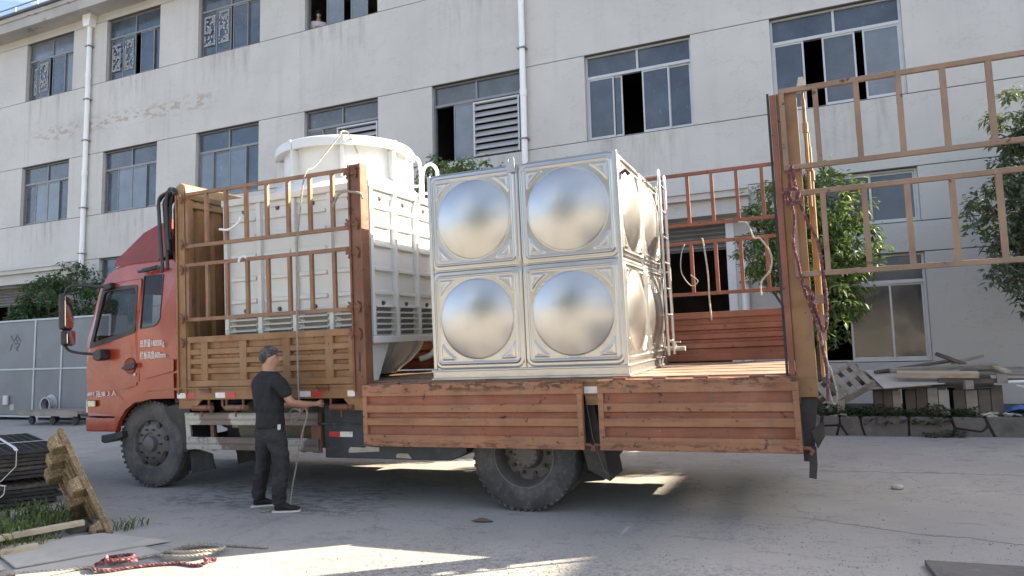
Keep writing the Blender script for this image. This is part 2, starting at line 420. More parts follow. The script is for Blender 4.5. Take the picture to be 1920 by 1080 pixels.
# ------------------------------------------------------------------ mesh helpers
def link(name, me, mat=None, parent=None, loc=None, rot=None):
    o = bpy.data.objects.new(name, me)
    COL.objects.link(o)
    if mat is not None and me is not None and len(me.materials) == 0:
        me.materials.append(mat)
    if parent is not None:
        o.parent = parent
    if loc is not None:
        o.location = loc
    if rot is not None:
        o.rotation_euler = rot
    return o


class MB:
    def __init__(self, base=(0, 0, 0)):
        self.v, self.f, self.base = [], [], Vector(base)
        self.T = None

    def add(self, vs, fs):
        k = len(self.v)
        for p in vs:
            p = Vector(p)
            if self.T is not None:
                p = self.T @ p
            self.v.append(p - self.base)
        self.f += [tuple(i + k for i in f) for f in fs]
        return self

    def box(self, x0, x1, y0, y1, z0, z1, T=None):
        vs = [Vector((x, y, z)) for z in (z0, z1) for y in (y0, y1) for x in (x0, x1)]
        if T is not None:
            vs = [T @ v for v in vs]
        return self.add(vs, [(0, 2, 3, 1), (4, 5, 7, 6), (0, 1, 5, 4), (2, 6, 7, 3), (0, 4, 6, 2), (1, 3, 7, 5)])

    def prism(self, pts, axis, a, b):
        """polygon (2-D) pushed from a to b along axis; the 2-D axes are the two others in order"""
        def P(p, t):
            return {'x': (t, p[0], p[1]), 'y': (p[0], t, p[1]), 'z': (p[0], p[1], t)}[axis]
        n = len(pts)
        vs = [P(p, a) for p in pts] + [P(p, b) for p in pts]
        fs = [tuple(range(n))[::-1], tuple(range(n, 2 * n))]
        fs += [(i, (i + 1) % n, n + (i + 1) % n, n + i) for i in range(n)]
        return self.add(vs, fs)

    def tube(self, pts, r, n=8, cap=True, rr=None):
        pts = [Vector(p) for p in pts]
        vs, fs = [], []
        up = Vector((0, 0, 1))
        prev = None
        for i, p in enumerate(pts):
            d = (pts[min(i + 1, len(pts) - 1)] - pts[max(i - 1, 0)])
            d = d.normalized() if d.length > 1e-9 else Vector((0, 0, 1))
            if prev is None:
                a = d.cross(up if abs(d.z) < 0.95 else Vector((1, 0, 0))).normalized()
            else:
                a = prev - d * prev.dot(d)
                a = a.normalized() if a.length > 1e-6 else d.orthogonal().normalized()
            prev = a
            b = d.cross(a)
            q = rr[i] if rr else r
            for k in range(n):
                t = 2 * math.pi * k / n
                vs.append(p + (a * math.cos(t) + b * math.sin(t)) * q)
        for i in range(len(pts) - 1):
            for k in range(n):
                fs.append((i * n + k, i * n + (k + 1) % n, (i + 1) * n + (k + 1) % n, (i + 1) * n + k))
        if cap:
            fs.append(tuple(range(n))[::-1])
            fs.append(tuple(range((len(pts) - 1) * n, len(pts) * n)))
        return self.add(vs, fs)

    def lathe(self, prof, c, axis='z', n=48, a0=0.0, a1=2 * math.pi, closed=False):
        """prof: list of (radius, height) turned about axis through c"""
        full = abs(a1 - a0 - 2 * math.pi) < 1e-6
        m = n if full else n + 1
        vs, fs = [], []
        for k in range(m):
            t = a0 + (a1 - a0) * k / n
            co, si = math.cos(t), math.sin(t)
            for r_, h_ in prof:
                if axis == 'z':
                    vs.append((c[0] + r_ * co, c[1] + r_ * si, c[2] + h_))
                elif axis == 'y':
                    vs.append((c[0] + r_ * co, c[1] + h_, c[2] + r_ * si))
                else:
                    vs.append((c[0] + h_, c[1] + r_ * co, c[2] + r_ * si))
        L = len(prof)
        for k in range(n):
            a, b = k * L, ((k + 1) % m) * L
            for j in range(L - 1 if not closed else L):
                j2 = (j + 1) % L
                fs.append((a + j, b + j, b + j2, a + j2))
        return self.add(vs, fs)

    def mesh(self, name, smooth=False, angle=38):
        me = bpy.data.meshes.new(name)
        me.from_pydata([tuple(v) for v in self.v], [], self.f)
        bm = bmesh.new()
        bm.from_mesh(me)
        bmesh.ops.recalc_face_normals(bm, faces=bm.faces)
        bm.to_mesh(me)
        bm.free()
        if smooth:
            me.polygons.foreach_set('use_smooth', [True] * len(me.polygons))
            me.set_sharp_from_angle(angle=R(angle))
        me.update()
        return me

    def build(self, name, mat, parent=None, smooth=False, bevel=0.0, angle=38):
        o = link(name, self.mesh(name, smooth, angle), mat, parent)
        if bevel:
            bv = o.modifiers.new('bevel', 'BEVEL')
            bv.width = bevel
            bv.segments = 2
            bv.limit_method = 'ANGLE'
            bv.angle_limit = R(40)
        return o


def tag(o, label=None, cat=None, group=None, kind=None):
    if label:
        o['label'] = label
    if cat:
        o['category'] = cat
    if group:
        o['group'] = group
    if kind:
        o['kind'] = kind
    return o


def empty(name, label, cat, mw, group=None):
    o = bpy.data.objects.new(name, None)
    COL.objects.link(o)
    o.empty_display_size = 0.2
    o.matrix_world = mw
    return tag(o, label, cat, group)


def TL(x, y, z):
    return Matrix.Translation((x, y, z))


def quadfill(loops, z_of=lambda x, z: (x, 0, z)):
    """flat polygon with holes -> (verts, faces); loops are lists of 2-D points"""
    bm = bmesh.new()
    es = []
    for lp in loops:
        vs = [bm.verts.new((p[0], p[1], 0)) for p in lp]
        es += [bm.edges.new((vs[i], vs[(i + 1) % len(vs)])) for i in range(len(vs))]
    bmesh.ops.triangle_fill(bm, use_beauty=True, use_dissolve=False, edges=es)
    bm.verts.index_update()
    V = [z_of(v.co.x, v.co.y) for v in bm.verts]
    F = [tuple(v.index for v in f.verts) for f in bm.faces]
    bm.free()
    return V, F


def plate(mb, loops, yf, th):
    """plate with holes in the x-z plane, front at yf(x, z), th thick away from the viewer (+y)"""
    V, F = quadfill(loops, lambda x, z: (x, yf(x, z), z))
    n = len(V)
    mb.add(V, F)
    mb.add([(v[0], v[1] + th, v[2]) for v in V], [f[::-1] for f in F])
    for lp in loops:
        q = len(lp)
        a = [(p[0], yf(*p), p[1]) for p in lp]
        b = [(p[0], yf(*p) + th, p[1]) for p in lp]
        mb.add(a + b, [(i, (i + 1) % q, q + (i + 1) % q, q + i) for i in range(q)])
    return mb


def roundpoly(pts, r, seg=4):
    out = []
    n = len(pts)
    for i in range(n):
        p0, p1, p2 = Vector(pts[i - 1]), Vector(pts[i]), Vector(pts[(i + 1) % n])
        q = r[i] if isinstance(r, (list, tuple)) else r
        if q <= 0:
            out.append(tuple(p1))
            continue
        a = (p0 - p1)
        b = (p2 - p1)
        q = min(q, a.length * 0.45, b.length * 0.45)
        A, B = p1 + a.normalized() * q, p1 + b.normalized() * q
        for k in range(seg + 1):
            t = k / seg
            out.append(tuple(A * (1 - t) ** 2 + p1 * 2 * t * (1 - t) + B * t * t))
    return out


def smoothpath(pts, n=6):
    pts = [Vector(p) for p in pts]
    out = []
    for i in range(len(pts) - 1):
        p0, p1, p2, p3 = pts[max(i - 1, 0)], pts[i], pts[i + 1], pts[min(i + 2, len(pts) - 1)]
        for k in range(n):
            t = k / n
            out.append(0.5 * (2 * p1 + (p2 - p0) * t + (2 * p0 - 5 * p1 + 4 * p2 - p3) * t * t + (3 * p1 - p0 - 3 * p2 + p3) * t ** 3))
    out.append(pts[-1])
    return out


def bolt_ring(mb, c, axis, r, n, br, h0, h1):
    for k in range(n):
        t = 2 * math.pi * k / n
        if axis == 'y':
            mb.lathe([(0.0001, h0), (br, h0), (br, h1), (0.0001, h1)], (c[0] + r * math.cos(t), c[1], c[2] + r * math.sin(t)), 'y', 6)


# ------------------------------------------------------------------ ground
g = MB()
xs = [-70, -40, -25, -12, -6, 0, 6, 15, 40]
ys = [-45, -20, -8, 0, 5, 10, 14.2, 20, 45]
vs = [(x, y, gz(x, y)) for y in ys for x in xs]
nx = len(xs)
g.add(vs, [(j * nx + i, j * nx + i + 1, (j + 1) * nx + i + 1, (j + 1) * nx + i) for j in range(len(ys) - 1) for i in range(nx - 1)])
tag(g.build('ground', M['ground']), 'worn grey concrete yard with dust, gravel and hairline cracks', kind='structure')

# ------------------------------------------------------------------ factory building
FY = 14.3
bld = empty('factory_building', 'grey three storey factory with rows of aluminium windows behind the truck', 'building', TL(-10, FY, 0.5))
BB = (-10, FY, 0.5)


def mb():
    return MB(BB)


WX = [0.64 - 3.81 * k for k in range(0, 9)]
GRO = [12.36, 10.4, 8.2, 6.28, 4.93, 3.93, 3.38]
OPEN = []                                    # x0, x1, z0, z1
for k, cx in enumerate(WX):
    if cx > -33:
        OPEN.append((cx - 1.14, cx + 1.14, 10.4, 12.36))
        OPEN.append((cx - 1.14, cx + 1.14, 6.28, 8.2))
OPEN.append((-0.5, 1.83, 3.93, 4.93))
OPEN.append((-0.5, 1.83, 1.43, 3.38))
OPEN.append((-5.6, -1.38, 0.45, 4.3))
OPEN.append((-19.55, -17.27, 2.9, 4.93))
OPEN.append((-15.74, -13.46, 2.4, 4.93))
OPEN.append((-11.93, -9.65, 2.4, 4.93))
OPEN.append((-26.0, -20.6, 0.45, 4.3))
XB = sorted(set([-34.0, 3.72] + [o[0] for o in OPEN] + [o[1] for o in OPEN]))
ZB = sorted(set([0.2, 13.0] + [o[2] for o in OPEN] + [o[3] for o in OPEN] + GRO))
wall = mb()
joint = mb()
for j in range(len(ZB) - 1):
    za, zb = ZB[j], ZB[j + 1]
    ga = 0.009 if za in GRO else 0
    gb = 0.009 if zb in GRO else 0
    run = None
    for i in range(len(XB) - 1):
        xa, xb = XB[i], XB[i + 1]
        hole = any(o[0] < (xa + xb) / 2 < o[1] and o[2] < (za + zb) / 2 < o[3] for o in OPEN)
        if hole:
            if run is not None:
                wall.box(run, xa, FY, FY + 0.25, za + ga, zb - gb)
                run = None
        elif run is None:
            run = xa
    if run is not None:
        wall.box(run, XB[-1], FY, FY + 0.25, za + ga, zb - gb)
for z in GRO:                                 # the recessed joints between the render bands
    run = None
    for i in range(len(XB) - 1):
        xa, xb = XB[i], XB[i + 1]
        hole = any(o[0] < (xa + xb) / 2 < o[1] and o[2] < z < o[3] for o in OPEN)
        edge = any(o[0] < (xa + xb) / 2 < o[1] and z in (o[2], o[3]) for o in OPEN)
        if hole:
            continue
        joint.box(xa, xb, FY + (0.002 if edge else 0.025), FY + 0.24, z - 0.009, z + 0.009)
wall.build('wall', M['facade'], bld)
joint.build('joint', M['joint'], bld)['kind'] = 'stuff'
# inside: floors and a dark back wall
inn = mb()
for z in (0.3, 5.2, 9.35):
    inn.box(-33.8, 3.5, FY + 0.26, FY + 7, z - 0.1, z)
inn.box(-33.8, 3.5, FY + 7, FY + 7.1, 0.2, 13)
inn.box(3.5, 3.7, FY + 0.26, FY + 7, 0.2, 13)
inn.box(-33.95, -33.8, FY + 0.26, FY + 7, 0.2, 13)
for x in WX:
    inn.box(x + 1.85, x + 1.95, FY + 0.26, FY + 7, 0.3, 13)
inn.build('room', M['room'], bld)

# eaves: soffit, fascia, dark tiled edge, guard rail
e = mb()
e.box(-34.4, 3.80, FY - 0.52, FY + 7.5, 12.72, 12.86)
e.build('soffit', M['soffit'], bld)
e = mb()
e.box(-34.4, 3.80, FY - 0.60, FY - 0.5, 12.55, 13.0)
e.box(-34.4, 3.80, FY - 0.64, FY - 0.601, 12.86, 13.003)
e.box(-34.4, 3.80, FY - 0.499, FY - 0.001, 12.62, 12.719)
e.build('fascia', M['soffit'], bld)
e = mb()
e.prism([(FY - 0.70, 13.005), (FY - 0.70, 13.06), (FY + 3.6, 14.6), (FY + 7.6, 13.0)], 'x', -34.5, 3.85)
e.build('roof', M['rooftile'], bld)
e = mb()
for z in (13.22, 13.40):
    e.box(-34.4, 3.78, FY - 0.52, FY - 0.49, z, z + 0.03)
for k in range(35):
    x = -34.3 + 1.1 * k
    e.box(x, x + 0.03, FY - 0.489, FY - 0.46, 13.0, 13.4)
e.build('guard_rail', M['frame'], bld)
# white down pipes
for px, pz0 in ((-20.2, 4.3), (-5.72, 0.6), (-1.22, 0.6)):
    p = mb()
    top = 12.5 if px < -2 else 3.4
    y = FY - 0.10
    p.tube([(px, y, pz0), (px, y, top)], 0.07, 12)
    z = top - 1.9
    while z > pz0 + 0.3:
        p.tube([(px, y, z), (px, y, z + 0.16)], 0.083, 12)
        z -= 3.1
    o = p.build('drainpipe', M['pipe'], bld, True)
    if px < -2:
        h = mb()
        h.prism([(px - 0.13, top - 0.26), (px + 0.13, top - 0.26), (px + 0.18, top - 0.05), (px + 0.18, top + 0.12), (px - 0.18, top + 0.12), (px - 0.18, top - 0.05)], 'y', y - 0.14, y + 0.095)
        h.build('hopper', M['pipe'], o, bevel=0.01)
    for z in (11.6, 9.9, 8.6, 6.5, 5.1, 3.0):
        if pz0 < z < top:
            c = mb()
            c.box(px - 0.10, px + 0.10, y - 0.09, y + 0.099, z, z + 0.03)
            c.build('clip', M['frame'], o)


def bar(m, x0, x1, z0, z1, y0, y1):
    m.box(x0, x1, y0, y1, z0, z1)


def window(x0, x1, z0, z1, sashes, fr='frame', transom=0.70, top=('pane', 'pane'), split=0.5):
    """outer frame (part) with sashes and panes as its children; sashes: (from, to, kind, track)"""
    y = FY + 0.10
    m = mb()
    t = 0.045
    bar(m, x0 + .002, x0 + t, z0 + .014, z1 - .002, y, y + 0.09)
    bar(m, x1 - t, x1 - .002, z0 + .014, z1 - .002, y, y + 0.09)
    bar(m, x0 + t, x1 - t, z0 + .014, z0 + t, y, y + 0.09)
    bar(m, x0 + t, x1 - t, z1 - t, z1 - .002, y, y + 0.09)
    zt = z0 + (z1 - z0) * transom
    if transom < 1:
        bar(m, x0 + t, x1 - t, zt - 0.03, zt + 0.03, y - 0.004, y + 0.088)
        xm = x0 + (x1 - x0) * split
        bar(m, xm - 0.022, xm + 0.022, zt + 0.03, z1 - t, y + 0.004, y + 0.086)
    wf = m.build('window', M[fr], bld)
    W = x1 - x0 - 2 * t
    if transom < 1:
        for (a, b, kd) in ((x0 + t, xm - 0.022, top[0]), (xm + 0.022, x1 - t, top[1])):
            q = mb()
            bar(q, a, b, zt + 0.03, z1 - t, y + 0.04, y + 0.048)
            q.build('pane', M[kd], wf)
    ztop = zt - 0.03 if transom < 1 else z1 - t
    for (a, b, kind, tr) in sashes:
        xa, xb = x0 + t + W * a, x0 + t + W * b
        yy = y + 0.012 + 0.036 * tr
        s = 0.032
        if kind == 'louvre':
            q = mb()
            bar(q, xa, xa + 0.04, z0 + t, ztop - 0.05, yy - 0.08, yy + 0.02)
            bar(q, xb - 0.04, xb, z0 + t, ztop - 0.05, yy - 0.08, yy + 0.02)
            bar(q, xa + 0.04, xb - 0.04, ztop - 0.09, ztop - 0.05, yy - 0.08, yy + 0.02)
            fo = q.build('sash', M['framelight'], wf)
            n = 8
            hh = (ztop - 0.1 - z0 - t) / n
            for i in range(n):
                q = mb()
                zz = z0 + t + hh * i
                q.prism([(yy - 0.10, zz), (yy - 0.09, zz - 0.008), (yy + 0.01, zz + hh * 0.85), (yy, zz + hh * 0.86)], 'x', xa + 0.041, xb - 0.041)
                q.build('slat', M['slat'], wf)
            continue
        q = mb()
        bar(q, xa, xa + s, z0 + t, ztop, yy, yy + 0.03)
        bar(q, xb - s, xb, z0 + t, ztop, yy, yy + 0.03)
        bar(q, xa + s, xb - s, z0 + t, z0 + t + 0.05, yy, yy + 0.03)
        bar(q, xa + s, xb - s, ztop - 0.035, ztop, yy, yy + 0.03)
        q.build('sash', M[fr], wf)
        q = mb()
        bar(q, xa + s, xb - s, z0 + t + 0.05, ztop - 0.035, yy + 0.012, yy + 0.018)
        q.build('pane', M[kind], wf)
    return wf


def win_at(k, floor, *a, **kw):
    cx = WX[k]
    z0, z1 = (10.4, 12.36) if floor == 3 else (6.28, 8.2)
    return window(cx - 1.14, cx + 1.14, z0, z1, *a, **kw)


P, L_ = 'pane', 'panelight'
# third floor, right to left
for k in (0, 1, 2):
    win_at(k, 3, [(0, .26, P, 0), (.25, .5, P, 1), (.5, .76, P, 0), (.75, 1, P, 1)])
w3b = win_at(3, 3, [(.25, .50, L_, 1), (.60, .84, L_, 1)])
w3a = win_at(4, 3, [(0, .25, P, 1), (.24, .50, P, 0), (.53, .78, P, 0), (.77, 1, P, 1)])
w3c = win_at(5, 3, [(0, .26, P, 1), (.25, .50, P, 0), (.60, .86, P, 0), (.78, 1, P, 1)])
w3d = win_at(6, 3, [(0, .24, P, 1), (.18, .44, P, 0), (.50, .78, P, 0), (.77, 1, L_, 1)], top=(L_, L_))
win_at(7, 3, [(0, .26, P, 0), (.25, .5, P, 1), (.5, .76, P, 0), (.75, 1, P, 1)])
# second floor
win_at(0, 2, [(0, .25, P, 0), (.40, .66, P, 0), (.72, 1, L_, 0)], 'framelight', 0.74, split=0.5)
win_at(1, 2, [(0, .26, P, 0), (.23, .34, P, 1), (.54, .80, P, 0), (.79, 1, P, 1)], 'framelight', 0.74, split=.5)
win_at(2, 2, [(.22, .46, L_, 0), (.47, 1.0, 'louvre', 0)], 'frame', 0.74, split=.5)
win_at(3, 2, [(0, .22, P, 0), (.22, .44, P, 1), (.44, 1.0, 'louvre', 0)], 'frame', 0.74, split=.5)
win_at(4, 2, [(0, .24, L_, 0), (.24, .5, L_, 1), (.5, .78, L_, 0), (.77, 1, P, 1)])
win_at(5, 2, [(0, .24, P, 1), (.23, .5, L_, 0), (.5, .78, L_, 0), (.77, 1, P, 1)])
win_at(6, 2, [(0, .26, P, 1), (.24, .5, L_, 0), (.5, .76, L_, 0), (.75, 1, P, 1)])
win_at(7, 2, [(0, .26, P, 0), (.25, .5, P, 1), (.5, .76, P, 0), (.75, 1, P, 1)])
# ground floor
window(-0.5, 1.83, 3.93, 4.93, [(0, .30, 'panedark', 1), (.29, .68, 'panedark', 0), (.67, 1, P, 1)], 'framelight', 1.0)
window(-0.5, 1.83, 1.43, 3.38, [(.46, .77, 'panedark', 0), (.74, 1, 'panedark', 1)], 'framelight', 0.74, ('panedark', 'panedark'), split=0.35)
window(-19.55, -17.27, 2.9, 4.93, [(0, .26, P, 0), (.25, .5, P, 1), (.5, .76, P, 0), (.75, 1, P, 1)])
for x in (-15.74, -11.93):
    window(x, x + 2.28, 2.4, 4.93, [(0, .26, P, 0), (.25, .5, P, 1), (.5, .76, P, 0), (.75, 1, P, 1)])
# scraps of white paper still glued to the third floor glass
def scrap(wf, k, a, b, za, zb, seed):
    rs = random.Random(seed)
    x0 = WX[k] - 1.14 + 0.045
    W = 2.19
    y = FY + 0.1055
    q = mb()
    xa, xb = x0 + W * a + .04, x0 + W * b - .04
    from mathutils import noise
    n, mrows = 18, 40
    for j in range(mrows):
        for i in range(n):
            u, v = (i + .5) / n, (j + .5) / mrows
            edge = min(u * (xb - xa), (1 - u) * (xb - xa), v * (zb - za), (1 - v) * (zb - za))
            t = noise.noise(Vector((u * 3.2 + seed * 7, v * 7, seed))) + .6 * noise.noise(Vector((u * 8, v * 15 + seed * 3, seed)))
            if t > (-.25 if edge < .035 else .22):
                hx, hz = (xb - xa) / n, (zb - za) / mrows
                cx, cz = xa + (i + .5) * hx, za + (j + .5) * hz
                q.add([(cx + sx * hx * (.52 + rs.random() * .3), y, cz + sz * hz * (.52 + rs.random() * .4)) for sx, sz in ((-1, -1), (1, -1), (1, 1), (-1, 1))], [(0, 1, 2, 3)])
    o = q.build('paper_scrap', M['paper'], wf)
    o['kind'] = 'stuff'


scrap(w3a, 4, .02, .24, 10.75, 11.62, 1)
scrap(w3a, 4, .27, .48, 10.75, 11.68, 2)
scrap(w3c, 5, .02, .22, 10.72, 11.55, 3)
scrap(w3c, 5, .27, .48, 10.68, 11.60, 4)
scrap(w3d, 6, .08, .17, 10.62, 11.5, 5)
scrap(w3d, 6, .20, .42, 10.68, 11.62, 6)
q = mb()                                      # curtain in the far left window
pts = []
for i in range(25):
    pts.append((WX[6] + 0.62 + i * 0.018, FY + 0.30 + 0.02 * math.sin(i * 1.3)))
for i in range(24):
    (xa, ya), (xb, yb) = pts[i], pts[i + 1]
    q.add([(xa, ya, 10.75 + .01 * i), (xb, yb, 10.75 + .01 * i), (xb, yb, 12.2), (xa, ya, 12.2)], [(0, 1, 2, 3)])
q.build('curtain', M['curtain'], w3d, True)


# entrances with a stepped canopy and a rolled up shutter
def entrance(x0, x1, ex0, ex1):
    c = mb()
    c.box(x0 - .3, x1 + .35, FY - 0.55, FY - .001, 4.62, 4.80)
    o = c.build('canopy', M['facade'], bld)
    c = mb()
    c.box(x0 - .28, x1 + .33, FY - 0.42, FY - .001, 4.32, 4.618)
    c.box(x0 - .30, x1 + .35, FY - 0.60, FY - .551, 4.74, 4.803)
    c.build('moulding', M['facade'], o)
    s = mb()
    s.box(x0, x1, FY + 0.05, FY + 0.1, 0.5, 3.75)
    for (xa, xb) in ((x0 + .002, x0 + .14), (x1 - .16, x1 - .002)):
        f = mb()
        f.box(xa, xb, FY - .012, FY + .2, 0.46, 4.298)
        f.build('door_jamb', M['whitepaint'], bld)
    sh = mb()
    sh.box(x0 + .142, x1 - .162, FY + .16, FY + .19, 3.72, 4.296)
    so_ = sh.build('shutter', M['shutter'], bld)
    for k in range(6):
        b = mb()
        z = 3.73 + k * .093
        b.prism([(FY + .159, z), (FY + .10, z + .035), (FY + .10, z + .055), (FY + .159, z + .088)], 'x', x0 + .145, x1 - .165)
        b.build('slat', M['shutter'], so_)


entrance(-5.6, -1.38, 0, 0)
entrance(-26.0, -20.6, 0, 0)

# out-of-view building and shed, added to shade the yard and fill reflections
nb = MB((16, 20, 0))
nb.box(12.0, 24, 5, 40, -0.5, 9.52)
nbo = empty('unseen_shading_building', 'unseen plain building added at the right side to shade the yard', 'building', TL(16, 20, 0))
nb.build('wall', M['wall2'], nbo)
nb = MB((16, 20, 0))
nb.box(11.7, 24.3, 4.7, 40.3, 9.521, 9.72)
nb.build('roof', M['joint'], nbo)
sh = empty('unseen_reflected_shed', 'unseen long low shed added across the yard for its reflection', 'building', TL(-10, -26, -1))
q = MB((-10, -26, -1))
q.box(-45, 25, -34, -26, -2.2, 5.0)
q.build('wall', M['wall2'], sh)
q = MB((-10, -26, -1))
q.prism([(-25.4, 5.0), (-30, 6.8), (-34.6, 5.0)], 'x', -45.5, 25.5)
q.build('roof', M['rooftile'], sh)

# ------------------------------------------------------------------ truck (its own frame: x to the tail, y to the factory, z up)
TROT = (Matrix.Rotation(R(1.2), 4, 'Z') @ Matrix.Rotation(R(-0.46), 4, 'Y') @ Matrix.Rotation(R(2.2), 4, 'X'))
TORG = Vector((-2.62, 6.27, gz(-2.62, 6.27))) - TROT.to_3x3() @ Vector((0, 0.06, 0))
TF = Matrix.Translation(TORG) @ TROT


def onT(x, y, z):
    return TF @ Matrix.Translation((x, y, z))


truck = empty('cargo_truck', 'red cab flatbed lorry with rusty orange stake sides and its rear sides dropped', 'truck', TF)
BW = 2.5                                      # bed width
ZB_ = 1.24                                    # bed height

# chassis
c = MB()
for y in (0.78, 1.62):
    c.box(-5.9, 2.45, y, y + 0.08, 0.74, 1.0)
for x in (-4.4, -3.2, -1.7, -0.8, 0.7, 2.2):
    c.box(x, x + 0.1, 0.861, 1.619, 0.78, 0.95)
for x in (-4.1, -3.0, -1.9, -0.75, 0.72, 1.6, 2.4):
    c.box(x, x + 0.08, 0.12, BW - .12, 1.04, 1.14)
c.tube([(0, 0.4, .52), (0, 2.1, .52)], 0.09, 12)
c.lathe([(.001, -.2), (.12, -.18), (.22, 0), (.12, .18), (.001, .2)], (0, 1.25, .55), 'y', 16)
c.tube([(-4.95, 0.45, .47), (-4.95, 2.05, .47)], 0.05, 10)
c.box(-5.6, -4.3, 0.95, 1.55, 0.72, 1.25)
c.tube([(-3.9, 1.25, .7), (-0.2, 1.25, .6)], 0.05, 10)
c.build('chassis', M['dark'], truck)

# bed: planks, edge beam, front bolster
for k in range(10):
    p = MB()
    y = 0.105 + k * 0.229
    p.box(-4.12, 2.44, y, y + 0.224, ZB_ - 0.05, ZB_ - (0.004 if k % 2 else 0.0))
    p.build('floor_plank', M['bedwood'], truck)
e = MB()
e.box(-4.25, 2.60, 0.0, 0.10, 1.085, 1.225)
e.box(-4.25, 2.60, -0.012, -0.001, 1.20, 1.23)
e.box(-4.25, 2.60, BW - .1, BW, 1.085, 1.225)
e.box(2.445, 2.60, 0.101, BW - .101, 1.05, 1.238)
ebeam = e.build('edge_beam', M['tan'], truck, bevel=.006)
for x in (-4.25, -1.98):
    gus = MB()
    gus.prism([(x, 1.083), (x + .34, 1.083), (x + .25, 0.985), (x, 0.985)] if x < -3 else [(x + .02, 1.083), (x + .4, 1.083), (x + .4, .96), (x + .14, .96)], 'y', 0.005, 0.03)
    gus.build('gusset_plate', M['tan'], truck)
for (xa, xb, k) in ((-4.27, -4.14, 'refwhite'), (-4.12, -4.0, 'refred'), (-3.69, -3.55, 'refwhite'), (-3.548, -3.40, 'refred'), (-2.51, -2.37, 'refwhite'), (-2.368, -2.22, 'refred'), (-1.90, -1.74, 'refwhite'), (0.655, 0.795, 'refwhite')):
    m = MB()
    m.box(xa, xb, -0.004, -0.0005, 1.105, 1.165)
    m.build('reflector', M[k], truck)
# hinges along the closed board, strap winches below
for x in (-3.83, -3.05, -2.2):
    m = MB()
    m.box(x - .07, x + .07, -0.016, -0.0005, 1.095 + .07, 1.225)
    m.tube([(x - .08, -.02, 1.21), (x + .08, -.02, 1.21)], 0.016, 8)
    m.build('hinge', M['post'], truck)
for x in (-1.3, -0.95, -0.35, 0.2, 0.5, 1.0, 1.35, 1.7, 2.15):
    m = MB()
    m.tube([(x - .06, -.055, 1.232), (x + .06, -.055, 1.232)], 0.014, 8)
    m.build('hinge', M['post'], truck)
for x in (-3.92, -3.42, -2.0):
    m = MB()
    m.tube([(x - .13, .02, 1.083), (x - .13, .02, 0.99), (x + .11, .02, 0.99), (x + .11, .02, 1.083)], 0.016, 6)
    m.tube([(x - .13, .02, 0.99), (x + .10, .02, 0.99)], 0.035, 10)
    m.tube([(x + .11, .02, .99), (x + .17, .0, .99)], 0.03, 10)
    m.tube([(x, .02, .95), (x, .02, .89)], 0.012, 6)
    m.build('strap_winch', M['post'], truck, True)
for x in (-3.62, -2.72, -1.72, .1):
    m = MB()
    m.tube([(x, .03, 1.083), (x, .03, 1.02), (x + .04, .02, .985), (x + .07, .02, 1.01)], 0.014, 6)
    m.build('rope_hook', M['post'], truck, True)


def stake(name, x0, x1, y0, y1, z0, z1, mat, flange=True):
    m = MB()
    m.box(x0, x1, y0, y1, z0, z1)
    if flange:
        m.box(x0 - .001, x0 + .022, y0 - .02, y0 - .0005, z0 + .05, z1)
        m.box(x1 - .022, x1 + .001, y0 - .02, y0 - .0005, z0 + .05, z1)
    return m.build(name, M[mat], truck, bevel=.005)


stake('corner_post', -4.25, -4.11, 0.0, 0.12, 1.10, 3.56, 'tan')
stake('corner_post', -4.25, -4.11, BW - .12, BW, 1.10, 3.56, 'tan')
mp_ = stake('middle_post', -1.80, -1.64, -0.02, 0.10, 1.105, 3.53, 'post')
mm = MB()
mm.box(-1.735, -1.715, -.0235, -.021, 1.36, 1.56)
mm.build('slot', M['dark'], mp_)
stake('middle_post', -1.80, -1.64, BW - .10, BW + .02, 1.105, 3.53, 'post')
rp_ = stake('rear_post', 2.445, 2.605, -.01, 0.16, 1.05, 3.56, 'tan', False)
m = MB()
m.box(2.395, 2.443, -.03, 0.05, 1.23, 3.55)
m.build('flange', M['redbrown'], rp_)
m = MB()
m.box(2.372, 2.392, -.02, 0.03, 1.23, 3.57)
m.build('hinge_strip', M['dark'], rp_)
stake('rear_post', 2.445, 2.63, BW - .16, BW + .01, 1.05, 3.56, 'tan', False)
# locking rods behind the rear post
for (x, y, z0, z1, r) in ((2.655, .06, 2.6, 3.5, .016), (2.675, .10, 1.35, 3.1, .019), (2.655, .16, 1.2, 2.9, .014)):
    m = MB()
    m.tube([(x, y, z0), (x, y, z1)], r, 10)
    m.tube([(x, y, z1), (x, y, z1 + .12)], r * .6, 8)
    m.tube([(x, y, z1 - .28), (x, y, z1 - .2)], r * 1.5, 8)
    m.box(2.631, x + .03, y - .02, y + .02, z0 + .3, z0 + .36)
    m.build('lock_rod', M['yellow'], truck, True)
m = MB()
m.prism([(2.60, 3.56), (2.69, 3.56), (2.665, 3.68), (2.63, 3.68)], 'y', 0.02, 0.06)
m.build('post_cap', M['rag'], truck)
for z in (1.5, 1.62, 1.8):
    m = MB()
    m.box(2.632, 2.70, -.01, .05, z, z + .07)
    m.build('latch', M['rackgrey'], truck)


def rack(x0, x1, y, z0, z1, bars, mat, parent=None, name='stake_rack', top=True):
    m = MB()
    t = 0.042
    m.box(x0, x1, y, y + .035, z1 - t, z1)
    m.box(x0, x1, y, y + .035, z0, z0 + t)
    o = m.build(name, M[mat], parent or truck, bevel=.004)
    for x in bars:
        b = MB()
        b.box(x - .02, x + .02, y + .002, y + .038, z0 + t - .001, z1 - t + .001)
        b.build('rack_bar', M[mat], o)
    return o


